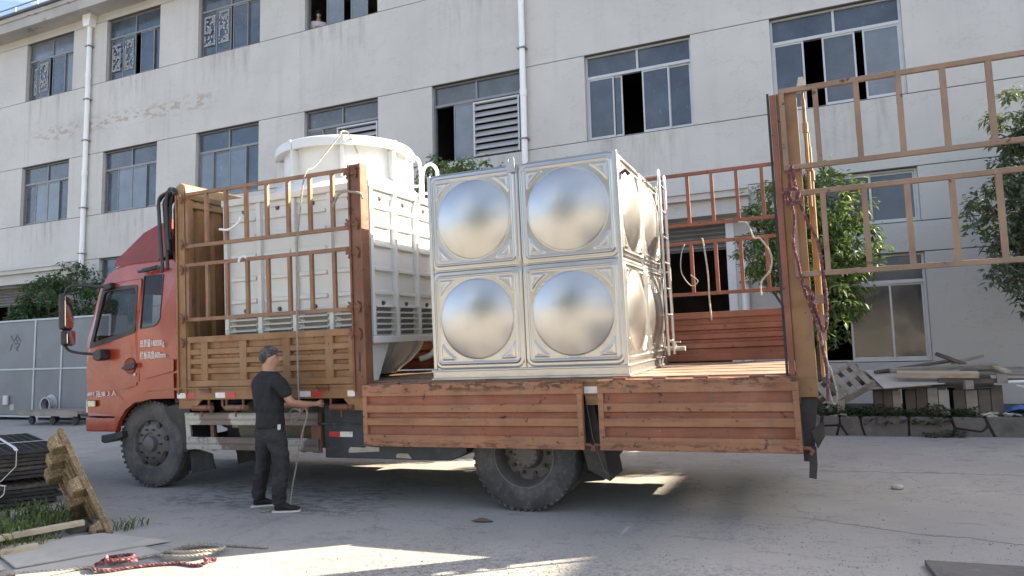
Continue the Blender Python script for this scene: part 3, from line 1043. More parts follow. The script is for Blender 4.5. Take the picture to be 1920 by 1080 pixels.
FB = [-4.08 + .2935 * i for i in range(8)]
rack(-4.11, -1.80, -.01, 2.85, 3.51, FB, 'rackpaint')
rack(-4.11, -1.80, -.01, 1.99, 2.67, FB, 'rackpaint')
for z0, z1 in ((2.87, 3.53), (2.03, 2.69)):
    rack(-4.11, -1.80, BW - .05, z0, z1, FB, 'rackpaint')
    rack(-1.64, 2.40, BW - .05, z0, z1, [1.07 + .285 * k for k in range(-9, 5)], 'redbrown')
# rear side racks swung open past the tail, hinged on the rear post
SB = [2.745 + .2995 * k for k in range(6)]
sr = rack(2.47, 4.30, -.052, 2.90, 3.585, SB, 'rackgrey')
m = MB()
m.box(2.47, 2.51, -.052, -.015, 2.942, 3.543)
m.build('hinge_stile', M['rackgrey'], sr)
m = MB()
m.box(4.26, 4.30, -.052, -.015, 2.90, 3.61)
m.build('hinge_stile', M['rackgrey'], sr)
sr = rack(2.50, 4.30, -.052, 2.02, 2.725, SB, 'rackgrey')
m = MB()
m.box(2.50, 2.54, -.052, -.015, 2.062, 2.683)
m.build('hinge_stile', M['rackgrey'], sr)
m = MB()
m.box(4.26, 4.30, -.052, -.015, 2.0, 2.73)
m.build('hinge_stile', M['rackgrey'], sr)
# clips of the racks at the posts
for x, sx in ((-4.13, 1), (-1.80, -1), (-1.70, 1)):
    for z in (2.03, 2.60, 2.90, 3.44, 1.75):
        m = MB()
        m.tube([(x - .03, -.035, z + .05), (x + .02, -.045, z), (x - .01, -.035, z - .06)], .013, 6)
        m.box(x - .05, x + .05, -.034, -.021, z - .02, z + .02)
        m.build('rack_clip', M['post'], truck)


def sideboard(x0, x1, z0, z1, y, th, mat, stiles, nr, recess, name='side_board', edge=.07):
    """pressed sheet board: rim and stiles, recessed sheet, one raised ridge per band"""
    m = MB()
    m.box(x0, x1, y, y + th, z1 - edge, z1)
    m.box(x0, x1, y, y + th, z0, z0 + edge)
    xsd = [x0] + stiles + [x1]
    lim = []
    for i, s in enumerate(xsd):
        w_ = .05
        a = max(x0, s - w_)
        b = min(x1, s + w_)
        m.box(a, b, y, y + th, z0 + edge, z1 - edge)
        lim.append((a, b))
    o = m.build(name, M[mat], truck, bevel=.004)
    m = MB()
    m.box(x0 + .01, x1 - .01, y + recess, y + th - .001, z0 + .01, z1 - .01)
    m.build('sheet', M['sheetred' if mat == 'orange' else mat], o)
    H = z1 - z0 - 2 * edge
    for i in range(len(xsd) - 1):
        a, b = lim[i][1], lim[i + 1][0]
        for k in range(nr):
            r = MB()
            zc = z0 + edge + H * (k + 1) / (nr + 1)
            hh = H / (nr + 1) * .30
            yy = y + recess - .0005
            r.prism([(yy, zc - hh * 1.25), (y + .004, zc - hh * .85), (y + .004, zc + hh * .85), (yy, zc + hh * 1.25)], 'x', a + .001, b - .001)
            r.build('ridge', M[mat], o)
    return o


sideboard(-4.09, -1.81, 1.235, 1.81, -.022, .06, 'tan', [-3.83, -3.265, -2.665, -2.105], 3, .038)
b1 = sideboard(-1.665, .655, .61, 1.222, -.085, .06, 'orange', [], 2, .034, edge=.115)
b2 = sideboard(.80, 2.46, .61, 1.225, -.085, .06, 'orange', [], 2, .034, edge=.115)
for o, xs_ in ((b1, (.655,)), (b2, (.80, 2.46))):
    for x in xs_:
        s = 1 if x in (.655, 2.46) else -1
        h = MB()
        h.tube([(x, -.05, .65), (x + s * .05, -.05, .65), (x + s * .07, -.05, .63), (x + s * .055, -.05, .60)], .016, 8)
        h.build('hook', M['post'], o, True)
sideboard(-4.09, -1.81, 1.25, 1.83, BW - .06, .06, 'redbrown', [], 3, .036, edge=.075)
sideboard(-1.64, 2.42, 1.25, 1.83, BW - .06, .06, 'redbrown', [], 3, .036, edge=.075)
# slack wire from the dropped boards
m = MB()
m.tube([(.66, .0, 1.09), (.72, -.03, .72), (.80, 0.0, .42), (.86, .02, .36)], .004, 6)
m.build('wire', M['bolt'], truck)
m = MB()
m.box(.665, .79, .0, .08, 1.0, 1.084)
m.build('post_socket', M['tan'], truck)

# head board: corrugated steel wall at the front of the bed
m = MB()
n = 9
for k in range(n):
    y0 = .125 + k * 2.25 / n
    d = 2.25 / n
    m.add([(-4.18, y0, ZB_), (-4.18, y0 + d * .3, ZB_), (-4.145, y0 + d * .42, ZB_), (-4.145, y0 + d * .88, ZB_), (-4.18, y0 + d, ZB_)] + [(-4.18, y0, 3.35), (-4.18, y0 + d * .3, 3.35), (-4.145, y0 + d * .42, 3.35), (-4.145, y0 + d * .88, 3.35), (-4.18, y0 + d, 3.35)],
          [(i, i + 1, 6 + i, 5 + i) for i in range(4)])
m.box(-4.215, -4.182, .125, BW - .125, ZB_, 3.35)
m.build('head_board', M['tan'], truck)
m = MB()
m.prism([(-4.26, 3.44), (-4.10, 3.44), (-4.08, 3.50), (-4.10, 3.60), (-4.17, 3.64), (-4.24, 3.60)], 'y', -.01, BW + .01)
m.box(-4.20, -4.12, .122, BW - .122, 3.35, 3.44)
m.build('top_beam', M['yellow'], truck, bevel=.012)


# wheels
def tyre_profile(r, wd):
    h = wd / 2
    return [(r * .555, -h * .78), (r * .60, -h * .92), (r * .72, -h), (r * .86, -h * 1.0), (r * .945, -h * .93), (r * .985, -h * .80), (r, -h * .72), (r, -h * .30), (r * .975, -h * .28), (r * .975, -h * .22), (r, -h * .20),
            (r, h * .20), (r * .975, h * .22), (r * .975, h * .28), (r, h * .30), (r, h * .72), (r * .985, h * .80), (r * .945, h * .93), (r * .86, h), (r * .72, h), (r * .60, h * .92), (r * .555, h * .78)]


def wheel(x, y, z, r, wd, side, dished, lugs=True):
    """side -1: outer face towards -y"""
    t = MB()
    t.lathe(tyre_profile(r, wd), (x, y, z), 'y', 64, closed=True)
    o = t.build('wheel', M['rubber'], truck, True, angle=32)
    if lugs:
        k = MB()
        N = 46
        for i in range(N):
            a = 2 * math.pi * i / N
            T = Matrix.Translation((x, y, z)) @ Matrix.Rotation(a, 4, 'Y')
            for s in (-1, 1):
                ya, yb = sorted((s * wd * .36, s * wd * .475))
                k.box(-.016, .016, ya, yb, r * .955, r * 1.001, T)
        k.build('tread_block', M['rubber'], o)['kind'] = 'stuff'
    s = side
    q = MB()
    R_ = r * .565
    if dished:                                 # rear: deep dish
        pr = [(R_ + .015, s * wd * .40), (R_ + .018, s * wd * .44), (R_, s * wd * .43), (R_ - .02, s * wd * .25), (R_ - .035, -s * wd * .05), (R_ * .86, -s * wd * .16), (R_ * .50, -s * wd * .12), (R_ * .48, s * wd * .05), (R_ * .40, s * wd * .22), (.12, s * wd * .25), (.0005, s * wd * .25)]
    else:                                      # front: bulging disc
        pr = [(R_ + .015, s * wd * .38), (R_ + .018, s * wd * .43), (R_ - .005, s * wd * .42), (R_ - .025, s * wd * .30), (R_ * .86, s * wd * .36), (R_ * .74, s * wd * .47), (R_ * .46, s * wd * .50), (R_ * .42, s * wd * .44), (.095, s * wd * .44), (.09, s * wd * .62), (.065, s * wd * .66), (.0005, s * wd * .66)]
    q.lathe(pr, (x, y, z), 'y', 48)
    q.build('rim', M['rim'], o, True, angle=35)
    hb = MB()
    if dished:
        bolt_ring(hb, (x, y, z), 'y', R_ * .66, 10, .018, -s * wd * .16, -s * wd * .02)
        bolt_ring(hb, (x, y, z), 'y', R_ * .36, 12, .013, s * wd * .20, s * wd * .28)
        for i in range(8):
            a = 2 * math.pi * (i + .3) / 8
            hb.lathe([(.0005, -s * wd * .125), (.032, -s * wd * .125)], (x + R_ * .82 * math.cos(a), y, z + R_ * .82 * math.sin(a)), 'y', 12)
    else:
        bolt_ring(hb, (x, y, z), 'y', R_ * .60, 10, .0125, s * wd * .47, s * wd * .60)
        for i in range(8):
            a = 2 * math.pi * (i + .35) / 8
            cx, cz = R_ * .83 * math.cos(a), R_ * .83 * math.sin(a)
            hb.lathe([(.0005, s * wd * .47), (.03, s * wd * .47), (.033, s * wd * .36)], (x + cx, y, z + cz), 'y', 12)
    hb.build('wheel_nut', M['hub'], o)['kind'] = 'stuff'
    return o


wheel(0, .06 + .14, .52, .52, .275, -1, True)
wheel(0, .06 + .46, .52, .52, .275, -1, True, False)
wheel(0, BW - .2, .52, .52, .275, 1, True)
wheel(0, BW - .52, .52, .52, .275, 1, True, False)
wheel(-4.98, .24 + .13, .535, .525, .265, -1, False)
wheel(-4.98, BW - .37, .535, .525, .265, 1, False)
# mud flaps
for (pts, yy) in (([(-4.42, .50), (-4.06, .42), (-4.02, .24), (-4.38, .18)], .30), ([(-4.0, .46), (-3.82, .46), (-3.66, .32), (-3.97, .24)], .62)):
    m = MB()
    m.prism(pts, 'y', yy, yy + .015)
    m.build('mud_flap', M['dark'], truck)
for y in (.12, 1.85):
    m = MB()
    m.prism([(.60, 1.03), (.70, 1.03), (.82, .30), (.62, .40), (.57, .62)], 'y', y, y + .5)
    m.build('mud_flap', M['black'], truck)
m = MB()                                       # front wing behind the tyre
m.prism(roundpoly([(-4.74, .98), (-4.52, 1.02), (-4.32, .99), (-4.28, .56), (-4.36, .44), (-4.43, .45), (-4.47, .70)], .03), 'y', .22, .62)
m.box(-4.6, -4.44, .26, .5, 1.02, 1.10)
m.build('front_mudguard', M['black'], truck, bevel=.012)

# fuel drum, air tanks, side guard, tool box
m = MB()
prof = [(.0005, 0), (.24, 0), (.27, .02), (.28, .05), (.28, .40), (.283, .41), (.283, .45), (.28, .46), (.28, .95), (.283, .96), (.283, 1.0), (.28, 1.01), (.28, 1.22), (.27, 1.25), (.24, 1.27), (.0005, 1.27)]
m.lathe(prof, (-3.62, .52, .76), 'x', 32)
m.build('fuel_drum', M['olive'], truck, True)
m = MB()
m.lathe([(.0005, 0), (.10, .01), (.13, .05), (.13, .45), (.10, .49), (.0005, .5)], (-4.16, .6, .82), 'x', 20)
m.build('air_tank', M['dark'], truck, True)
m = MB()
m.box(-4.02, -3.74, .5, .8, .58, .98)
o = m.build('battery_box', M['dark'], truck, bevel=.02)
m = MB()
m.box(-3.93, -3.83, .494, .499, .70, .79)
m.build('sticker', M['rag'], o)
g_ = MB()
for z in (.505, .575, .785, .855):
    g_.box(-4.25, -2.37, .10, .135, z, z + .055)
    g_.box(-4.25, -2.37, .108, .13, z + .055, z + .07)
gd = g_.build('side_guard', M['alu'], truck, bevel=.004)
for xa, xb in (((-4.31, -4.24), (-4.27, -4.2)), ((-2.50, -2.36), (-2.47, -2.36)), ((-3.93, -3.88), (-3.9, -3.85)), ((-2.62, -2.58), (-2.62, -2.58))):
    u = MB()
    top = 1.04 if xa[0] < -2.55 and xa[0] > -4.2 else .92
    u.prism([(xa[0], top), (xa[1], top), (xb[1], .49), (xb[0], .49)], 'y', .137, .165)
    u.build('upright', M['alu'] if xa[0] < -4 else M['post'], gd)
m = MB()
m.prism([(-2.31, 1.02), (-.62, 1.02), (-.62, .52), (-.80, .44), (-2.31, .44)], 'y', .14, .70)
m.box(-2.38, -.60, .12, .139, .79, .815)
tb = m.build('tool_box', M['tool'], truck, bevel=.01)
for xa, xb, k in ((-2.25, -2.11, 'refred'), (-2.108, -1.95, 'refwhite')):
    m = MB()
    m.box(xa, xb, .134, .1385, .665, .72)
    m.build('reflector', M[k], tb)
m = MB()
m.prism([(-2.0, .53), (-1.98, .56), (-1.8, .555), (-1.78, .57), (-1.62, .56), (-1.62, .52), (-2.0, .50)], 'y', .128, .1385)
m.build('torn_tape', M['rag'], tb)
m = MB()
m.prism([(-1.42, .49), (-1.4, .505), (-1.28, .505), (-1.24, .455), (-1.42, .46)], 'y', .128, .1385)
m.build('torn_tape', M['rag'], tb)

m = MB()
m.box(-3.9, -2.0, BW - .75, BW - .14, .46, 1.02)
m.build('unseen_tool_box', M['tool'], truck, bevel=.01)  # added on the unseen side to block light under the truck
m = MB()
m.box(-1.7, -.7, BW - .65, BW - .14, .50, 1.0)
m.build('far_light_block', M['dark'], truck, bevel=.03)  # second unseen box, added to keep the ground below dark
m = MB()
m.box(-1.5, 2.3, .85, 1.62, 1.0, 1.06)
m.build('cross_floor', M['dark'], truck)
# tail: bumper bar, lamp bracket
m = MB()
m.box(2.46, 2.54, .1, BW - .1, .52, .62)
for y in (.7, 1.7):
    m.box(2.40, 2.46, y, y + .08, .55, 1.05)
m.build('rear_bumper', M['dark'], truck)
m = MB()
m.prism([(2.47, 1.04), (2.60, 1.04), (2.56, .78), (2.55, .62), (2.47, .62)], 'y', .02, .10)
m.prism([(2.53, .78), (2.63, .86), (2.63, .74), (2.57, .64)], 'y', -.01, .015)
m.box(2.50, 2.56, -.02, .0, .52, .66)
m.build('lamp_bracket', M['dark'], truck)
m = MB()
m.prism([(2.50, .52), (2.56, .52), (2.545, .40), (2.49, .41)], 'y', -.005, .01)
m.build('reflector', M['black'], truck)


# cab -------------------------------------------------------------------
CY0, CY1 = 0.15, 2.35


def cyf(x, z):
    return CY0 + .085 * max(0, z - 1.75) + 1.6 * max(0, -5.86 - x) ** 2 + .03 * max(0, 1.3 - z)


out = roundpoly([(-6.10, .87), (-6.10, 1.45), (-6.045, 1.80), (-5.80, 2.50), (-5.66, 2.70), (-5.37, 2.765), (-4.56, 2.775), (-4.45, 2.70), (-4.45, 1.10), (-4.86, 1.09), (-5.20, 1.02), (-5.36, .93), (-5.42, .87)],
                [0, .1, .1, .08, .1, .1, .05, .05, 0, .05, .1, .05, 0])
fw = roundpoly([(-5.905, 1.74), (-5.735, 2.50), (-5.11, 2.52), (-5.11, 1.90)], [.02, .05, .05, .05])
qw = roundpoly([(-5.03, 2.605), (-4.715, 2.60), (-4.735, 2.06), (-4.80, 1.985), (-5.045, 1.955)], [.02, .02, .05, .06, .02])
for side in (0, 1):
    f_ = cyf if side == 0 else (lambda x, z: BW - cyf(x, z) - .02)
    m = MB()
    plate(m, [out, fw, qw], f_, .02)
    if side == 0:
        cabside = m.build('cab_side', M['cabred'], truck)
    else:
        m.build('cab_side', M['cabred'], truck)
    dl = roundpoly([(-5.99, 1.56), (-5.775, 2.535), (-5.065, 2.575), (-5.065, 1.07), (-5.22, 1.02), (-5.37, .93), (-5.43, .885), (-6.0, .885)], [.03, .05, .03, .02, .05, .03, .02, .04])
    dw = roundpoly([(-5.885, 1.775), (-5.715, 2.475), (-5.13, 2.49), (-5.13, 1.925)], [.02, .05, .05, .05])
    g2 = (lambda x, z: cyf(x, z) - .014) if side == 0 else (lambda x, z: BW - cyf(x, z) + .002)
    m = MB()
    plate(m, [dl, dw], g2, .012)
    door = m.build('door', M['cabred'], truck)
    m = MB()
    plate(m, [[(p[0] + (.010 if p[0] > -5.5 else -.010), p[1] + (.010 if p[1] > 1.7 else -.010)) for p in dl], [(p[0], p[1]) for p in fw]], (lambda x, z: cyf(x, z) - .0025) if side == 0 else (lambda x, z: BW - cyf(x, z) - .0005), .002)
    m.build('door_seam', M['dark'], truck)
    g3 = (lambda x, z: cyf(x, z) - .020) if side == 0 else (lambda x, z: BW - cyf(x, z) + .008)
    di = roundpoly([(-5.845, 1.815), (-5.695, 2.45), (-5.15, 2.465), (-5.15, 1.95)], [.02, .05, .05, .05])
    m = MB()
    plate(m, [roundpoly([(-5.915, 1.735), (-5.735, 2.50), (-5.115, 2.51), (-5.115, 1.905)], [.02, .05, .05, .05]), di], g3, .012)
    m.build('window_seal', M['black'], door)
    m = MB()
    plate(m, [di], (lambda x, z: cyf(x, z) - .004) if side == 0 else (lambda x, z: BW - cyf(x, z) - .004), .004)
    m.build('window_glass', M['cabglass'], door)
    m = MB()
    plate(m, [qw], (lambda x, z: cyf(x, z) + .004) if side == 0 else (lambda x, z: BW - cyf(x, z) - .010), .004)
    m.build('quarter_glass', M['cabglass'], truck)
    if side == 0:
        m = MB()
        plate(m, [roundpoly([(p[0] * 1.0 + (.012 if p[0] < -4.9 else -.012) * -1, p[1] + (.012 if p[1] > 2.2 else -.012)) for p in ((-5.03, 2.605), (-4.715, 2.60), (-4.735, 2.06), (-4.80, 1.985), (-5.045, 1.955))], [.02, .02, .05, .06, .02]), qw], lambda x, z: cyf(x, z) - .006, .008)
        m.build('quarter_seal', M['black'], truck)
        # handle in its recess
        m = MB()
        m.lathe([(.0005, 0), (.085, -.003), (.095, -.008), (.10, 0)], (-5.20, cyf(-5.2, 1.5) - .012, 1.50), 'y', 24)
        m.build('handle_recess', M['cabdark'], door, True)
        m = MB()
        m.prism(roundpoly([(-5.31, 1.475), (-5.27, 1.50), (-5.12, 1.535), (-5.08, 1.53), (-5.08, 1.48), (-5.12, 1.465), (-5.27, 1.455)], .012), 'y', cyf(-5.2, 1.5) - .05, cyf(-5.2, 1.5) - .024)
        m.build('handle', M['black'], door, bevel=.006)
        m = MB()
        m.lathe([(.0005, -.004), (.02, -.004), (.022, 0)], (-5.12, cyf(-5.2, 1.4) - .014, 1.39), 'y', 14)
        m.build('lock', M['galvlight'], door)
        m = MB()
        for (pp, th) in (([(-5.84, 1.175), (-5.30, 1.265), (-5.08, 1.30), (-5.08, 1.255), (-5.35, 1.205)], .012), ):
            plate(m, [pp], lambda x, z: cyf(x, z) - .022, .010)
        m.build('crease', M['cabred'], door, bevel=.004)
        m = MB()
        plate(m, [[(-5.055, 1.305), (-4.475, 1.395), (-4.475, 1.215), (-4.86, 1.19), (-5.055, 1.15)]], lambda x, z: cyf(x, z) - .016, .014)
        m.build('crease', M['cabred'], truck, bevel=.006)
        m = MB()                                # flared wheel arch
        ao = [(-5.52, .72), (-5.46, .90), (-5.34, 1.05), (-5.14, 1.14), (-4.88, 1.18), (-4.46, 1.19)]
        ai = [(-4.46, 1.095), (-4.86, 1.09), (-5.12, 1.05), (-5.28, .96), (-5.40, .82), (-5.44, .72)]
        plate(m, [ao + ai], lambda x, z: CY0 + .03 * max(0, 1.3 - z) - .028, .06)
        m.build('wheel_arch', M['cabred'], truck, bevel=.012)
        m = MB()
        plate(m, [roundpoly([(-6.02, 1.0), (-6.02, 1.08), (-5.80, 1.08), (-5.80, 1.0)], .015)], lambda x, z: cyf(x, z) - .018, .006)
        o = m.build('lamp_surround', M['black'], door)
        m = MB()
        plate(m, [roundpoly([(-5.96, 1.005), (-5.96, 1.075), (-5.81, 1.075), (-5.81, 1.005)], .015)], lambda x, z: cyf(x, z) - .03, .014)
        m.build('lamp', M['lampglass'], door, bevel=.004)
        m = MB()                                # step crease behind the door, lower rear panel
        plate(m, [roundpoly([(-4.98, 1.33), (-4.90, 1.46), (-4.62, 1.56), (-4.48, 1.56), (-4.48, 1.42)], .02)], lambda x, z: cyf(x, z) - .008, .008)
        m.build('panel_crease', M['cabred'], truck, bevel=.004)
        m = MB()                                # gutter handle under the roof
        m.tube([(-5.07, .17, 2.665), (-5.0, .145, 2.66), (-4.72, .145, 2.685), (-4.66, .17, 2.68)], .018, 8)
        m.tube([(-4.97, .150, 2.668), (-4.74, .150, 2.69)], .028, 8)
        m.build('grab_handle', M['black'], truck, True)
# skin over front, roof and back
sk_pts = [p for p in out if p[1] > .86]
i0 = min(range(len(out)), key=lambda i: (out[i][0] + 6.1) ** 2 + (out[i][1] - .87) ** 2)
loop = out[i0:] + out[:i0]
k_end = max(i for i, p in enumerate(loop) if abs(p[0] + 4.45) < .002 and p[1] < 1.2)
strip = loop[:k_end + 1]
m = MB()
rows = []
cx, cz = -5.2, 1.7
for t, off in ((0, 0), (.02, .014), (.06, .028), (.14, .038), (.3, .044)):
    rows.append([(p[0] + (p[0] - cx) / max(.3, abs(p[0] - cx) + abs(p[1] - cz)) * off, cyf(*p) + t, p[1] + (p[1] - cz) / max(.3, abs(p[0] - cx) + abs(p[1] - cz)) * off * 1.3) for p in strip])
rows += [[(p[0], BW - p[1], p[2]) for p in r_] for r_ in rows[::-1]]
n = len(strip)
skip = max(range(n - 1), key=lambda i: abs(strip[i + 1][1] - strip[i][1]) if 1.7 < (strip[i][1] + strip[i + 1][1]) / 2 < 2.6 and strip[i][0] < -5.7 else 0)
m.add([p for r_ in rows for p in r_], [(j * n + i, j * n + i + 1, (j + 1) * n + i + 1, (j + 1) * n + i) for j in range(len(rows) - 1) for i in range(n - 1) if not (i == skip and 3 <= j < len(rows) - 4)])
m.build('cab_shell', M['cabred'], truck, True, angle=50)
m = MB()
m.add([(-6.05, .36, 1.84), (-6.05, 2.14, 1.84), (-5.835, 2.08, 2.50), (-5.835, .42, 2.50)], [(0, 1, 2, 3)])
m.v = [v + Vector((-.035, 0, .02)) for v in m.v]
m.build('windscreen', M['cabglass'], truck)
m = MB()
m.box(-6.165, -6.15, .5, 2.0, 1.0, 1.45)
for z in (1.05, 1.15, 1.25, 1.35):
    m.box(-6.18, -6.166, .52, 1.98, z, z + .05)
m.build('grille', M['black'], truck)
for y in (.28, 1.92):
    m = MB()
    m.box(-6.18, -6.12, y, y + .3, .9, 1.08)
    m.build('headlight', M['lampglass'], truck, bevel=.02)
m = MB()
bp = roundpoly([(-6.04, .13), (-6.04, 2.37), (-5.45, 2.38), (-5.45, 2.28), (-5.95, 2.2), (-5.95, .3), (-5.45, .22), (-5.45, .13)], [.12, .12, 0, 0, .1, .1, 0, 0])
m.prism(bp, 'z', .69, .862)
m.build('bumper', M['cabred'], truck, bevel=.015)
m = MB()
m.prism(roundpoly([(-5.74, .56), (-5.74, .64), (-5.54, .665), (-5.38, .70), (-5.36, .62), (-5.68, .54)], .015), 'y', .16, .42)
m.tube([(-5.62, .3, .66), (-5.62, .3, .74)], .03, 8)
m.build('step', M['black'], truck, bevel=.006)
m = MB()                                       # dark inner arch and floor of the cab
m.box(-5.95, -4.5, .30, 2.2, 1.12, 1.16)
m.box(-5.45, -4.46, .55, 1.95, .75, 1.119)
m.box(-5.98, -5.55, .28, 2.22, 1.161, 1.72)
m.build('cab_floor', M['dark'], truck)
for y in (.42, 1.45):
    s_ = MB()
    s_.box(-5.3, -4.82, y, y + .5, 1.3, 1.52)
    s_.prism([(-4.88, 1.52), (-4.74, 1.52), (-4.64, 2.2), (-4.72, 2.24)], 'y', y, y + .5)
    s_.box(-4.74, -4.66, y + .12, y + .38, 2.26, 2.46)
    s_.build('seat', M['seat'], truck, bevel=.04)
m = MB()
tilt = Matrix.Translation((-5.45, .68, 1.80)) @ Matrix.Rotation(R(-28), 4, 'Y')
ring = []
for k in range(29):
    a = 2 * math.pi * k / 28
    ring.append(tilt @ Vector((.22 * math.cos(a), .22 * math.sin(a), 0)))
m.tube(ring, .017, 8)
for a in (0.6, 2.6, 4.7):
    m.tube([tilt @ Vector((0, 0, -.02)), tilt @ Vector((.21 * math.cos(a), .21 * math.sin(a), 0))], .014, 6)
m.build('steering_wheel', M['galvlight'], truck, True)
m = MB()
m.prism([(-4.98, 2.02), (-4.80, 2.05), (-4.77, 2.5), (-4.95, 2.5)], 'y', 2.02, 2.03)
m.build('rear_curtain', M['curtain'], truck)

# wind deflector on the roof
m = MB()
pf = [(-5.64, 2.77), (-5.58, 2.87), (-5.44, 2.945), (-5.42, 2.98), (-5.36, 3.07), (-5.22, 3.19), (-5.02, 3.28), (-4.82, 3.33), (-4.78, 2.86), (-4.9, 2.78)]
yw = [.28, .27, .27, .33, .36, .38, .42, .45, .34, .28]
n = len(pf)
rowA = [(p[0], y, p[1]) for p, y in zip(pf, yw)]
rowA2 = [(p[0] - .02, y + .10, p[1] + .03) for p, y in zip(pf, yw)]
rws = [rowA, rowA2, [(a, BW - b, c_) for a, b, c_ in rowA2], [(a, BW - b, c_) for a, b, c_ in rowA]]
m.add([p for r_ in rws for p in r_], [(j * n + i, j * n + (i + 1) % n, (j + 1) * n + (i + 1) % n, (j + 1) * n + i) for j in range(3) for i in range(n)] + [tuple(range(n)), tuple(range(3 * n, 4 * n))])
m.build('wind_deflector', M['cabdark'], truck, True, angle=30)
m = MB()
m.prism([(-5.68, 2.77), (-5.60, 2.83), (-5.5, 2.79)], 'y', .34, .40)
m.build('marker_lamp', M['lampglass'], truck)

# mirrors
m = MB()
m.tube(smoothpath([(-5.60, .19, 2.50), (-5.80, .02, 2.53), (-5.95, -.08, 2.53), (-6.03, -.10, 2.42), (-6.05, -.10, 2.1), (-6.05, -.10, 1.86), (-6.0, -.09, 1.74), (-5.86, -.05, 1.69), (-5.62, .04, 1.66)], 5), .017, 8)
m.build('mirror_arm', M['black'], truck, True)
m = MB()
m.prism(roundpoly([(-5.68, 1.60), (-5.68, 1.69), (-5.60, 1.72), (-5.54, 1.72), (-5.54, 1.60), (-5.60, 1.575)], .02), 'y', .0, .13)
m.build('arm_bracket', M['black'], truck, bevel=.012)
m = MB()
m.prism(roundpoly([(-5.66, 2.46), (-5.66, 2.54), (-5.52, 2.56), (-5.52, 2.48)], .02), 'y', .13, .21)
m.build('arm_bracket', M['black'], truck, bevel=.012)
for (cx_, cz_, w2, h2, a) in ((-5.985, 2.21, .10, .23, 24), (-5.95, 1.88, .10, .10, 24)):
    T = Matrix.Translation((cx_, -.10, cz_)) @ Matrix.Rotation(R(a), 4, 'Z')
    m = MB()
    m.T = T
    m.prism(roundpoly([(-w2, -h2), (-w2, h2), (w2, h2), (w2, -h2)], .05), 'x', -.06, .02)
    o = m.build('mirror', M['black'], truck, bevel=.025)
    m = MB()
    m.T = T
    m.prism(roundpoly([(-w2 * .86, -h2 * .9), (-w2 * .86, h2 * .9), (w2 * .86, h2 * .9), (w2 * .86, -h2 * .9)], .04), 'x', .0201, .026)
    m.build('mirror_glass', M['mirror'], o)


def text(name, body, size, loc, rot, mat, parent, ext=.001, xs=1.0, shear=0.0):
    cu = bpy.data.curves.new(name, 'FONT')
    cu.body = body
    cu.size = size
    cu.extrude = ext
    cu.shear = shear
    cu.resolution_u = 3
    tmp = bpy.data.objects.new(name, cu)
    COL.objects.link(tmp)
    dg = bpy.context.evaluated_depsgraph_get()
    me = bpy.data.meshes.new_from_object(tmp.evaluated_get(dg))
    bpy.data.objects.remove(tmp)
    bpy.data.curves.remove(cu)
    me.materials.clear()
    o = link(name, me, mat, parent, loc, rot)
    o.scale = (xs, 1, 1)
    return o


ty = cyf(-4.9, 1.7) - .006
text('lettering', '总质量18000Kg', .102, (-5.035, ty, 1.73), (R(90), 0, 0), M['text'], truck, xs=.60)
text('lettering', '栏板高度600mm', .102, (-5.035, ty, 1.585), (R(90), 0, 0), M['text'], truck, xs=.60)
dnear = [o for o in bpy.data.objects if o.name == 'door'][0]
text('lettering', '限乘 3 人', .088, (-5.795, cyf(-5.7, 1.12) - .022, 1.125), (R(90), R(-3), 0), M['text'], dnear, xs=1.02)
m = MB()
for k in range(4):
    x = -5.99 + k * .045
    y = cyf(x, 1.15) - .021
    m.prism([(x, 1.135 + k * .004), (x + .026, 1.135 + k * .004), (x + .038, 1.175 + k * .004), (x + .012, 1.175 + k * .004)], 'y', y, y + .008)
m.build('emblem', M['galvlight'], dnear)

# ------------------------------------------------------------------ white cooling tower on the bed
TB = (-2.70, 1.2, ZB_)
tower = empty('cooling_tower', 'white ribbed plastic cooling tower with a round fan drum on the truck bed', 'cooling tower', onT(*TB))


def tmb():
    return MB(TB)


X0, X1, Y0, Y1 = -3.68, -1.72, .22, 2.18
ZP0, ZP1 = 1.72, 3.32
# one pressed panel facing -y, 0.49 wide
pm_ = MB()
PW, PH = .49, ZP1 - ZP0
pm_.box(0.0, PW, 0.012, 0.03, 0, PH)
for zc, hh in ((.47, .028), (.73, .028), (1.0, .028), (1.22, .028), (1.42, .022)):
    pl = roundpoly([(.05, zc - hh), (.05, zc + hh), (PW - .05, zc + hh), (PW - .05, zc - hh)], .02, 3)
    n = len(pl)
    inner = [((p[0] - PW / 2) * .95 + PW / 2, (p[1] - zc) * .62 + zc) for p in pl]
    pm_.add([(p[0], .0119, p[1]) for p in pl] + [(p[0], -.026, p[1]) for p in inner], [(i, (i + 1) % n, n + (i + 1) % n, n + i) for i in range(n)] + [tuple(range(n, 2 * n))])
pm_.box(0.0, PW, -.004, 0.0118, PH - .06, PH)
panel_me = pm_.mesh('side_panel')
panel_me.materials.append(M['white'])
lm = MB()
lm.add([(.05, .0118, .062), (PW - .05, .0118, .062), (PW - .05, -.045, .054), (.05, -.045, .054), (.05, -.045, .044), (PW - .05, -.045, .044), (PW - .095, .0118, .0), (.095, .0118, .0)],
       [(0, 1, 2, 3), (3, 2, 5, 4), (0, 3, 4, 7), (1, 6, 5, 2)])
louvre_me = lm.mesh('louvre')
louvre_me.materials.append(M['white'])
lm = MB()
lm.add([(.07, .0112, .045), (PW - .07, .0112, .045), (PW - .10, .0112, .003), (.10, .0112, .003)], [(0, 1, 2, 3)])  # flat grey quad painted as the shade under each louvre
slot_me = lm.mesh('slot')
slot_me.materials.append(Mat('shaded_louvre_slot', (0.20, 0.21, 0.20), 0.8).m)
bm_ = MB()
bm_.lathe([(.0005, -.012), (.018, -.012), (.018, .0), (.026, .0), (.026, .011)], (PW / 2, 0, .36), 'y', 10)
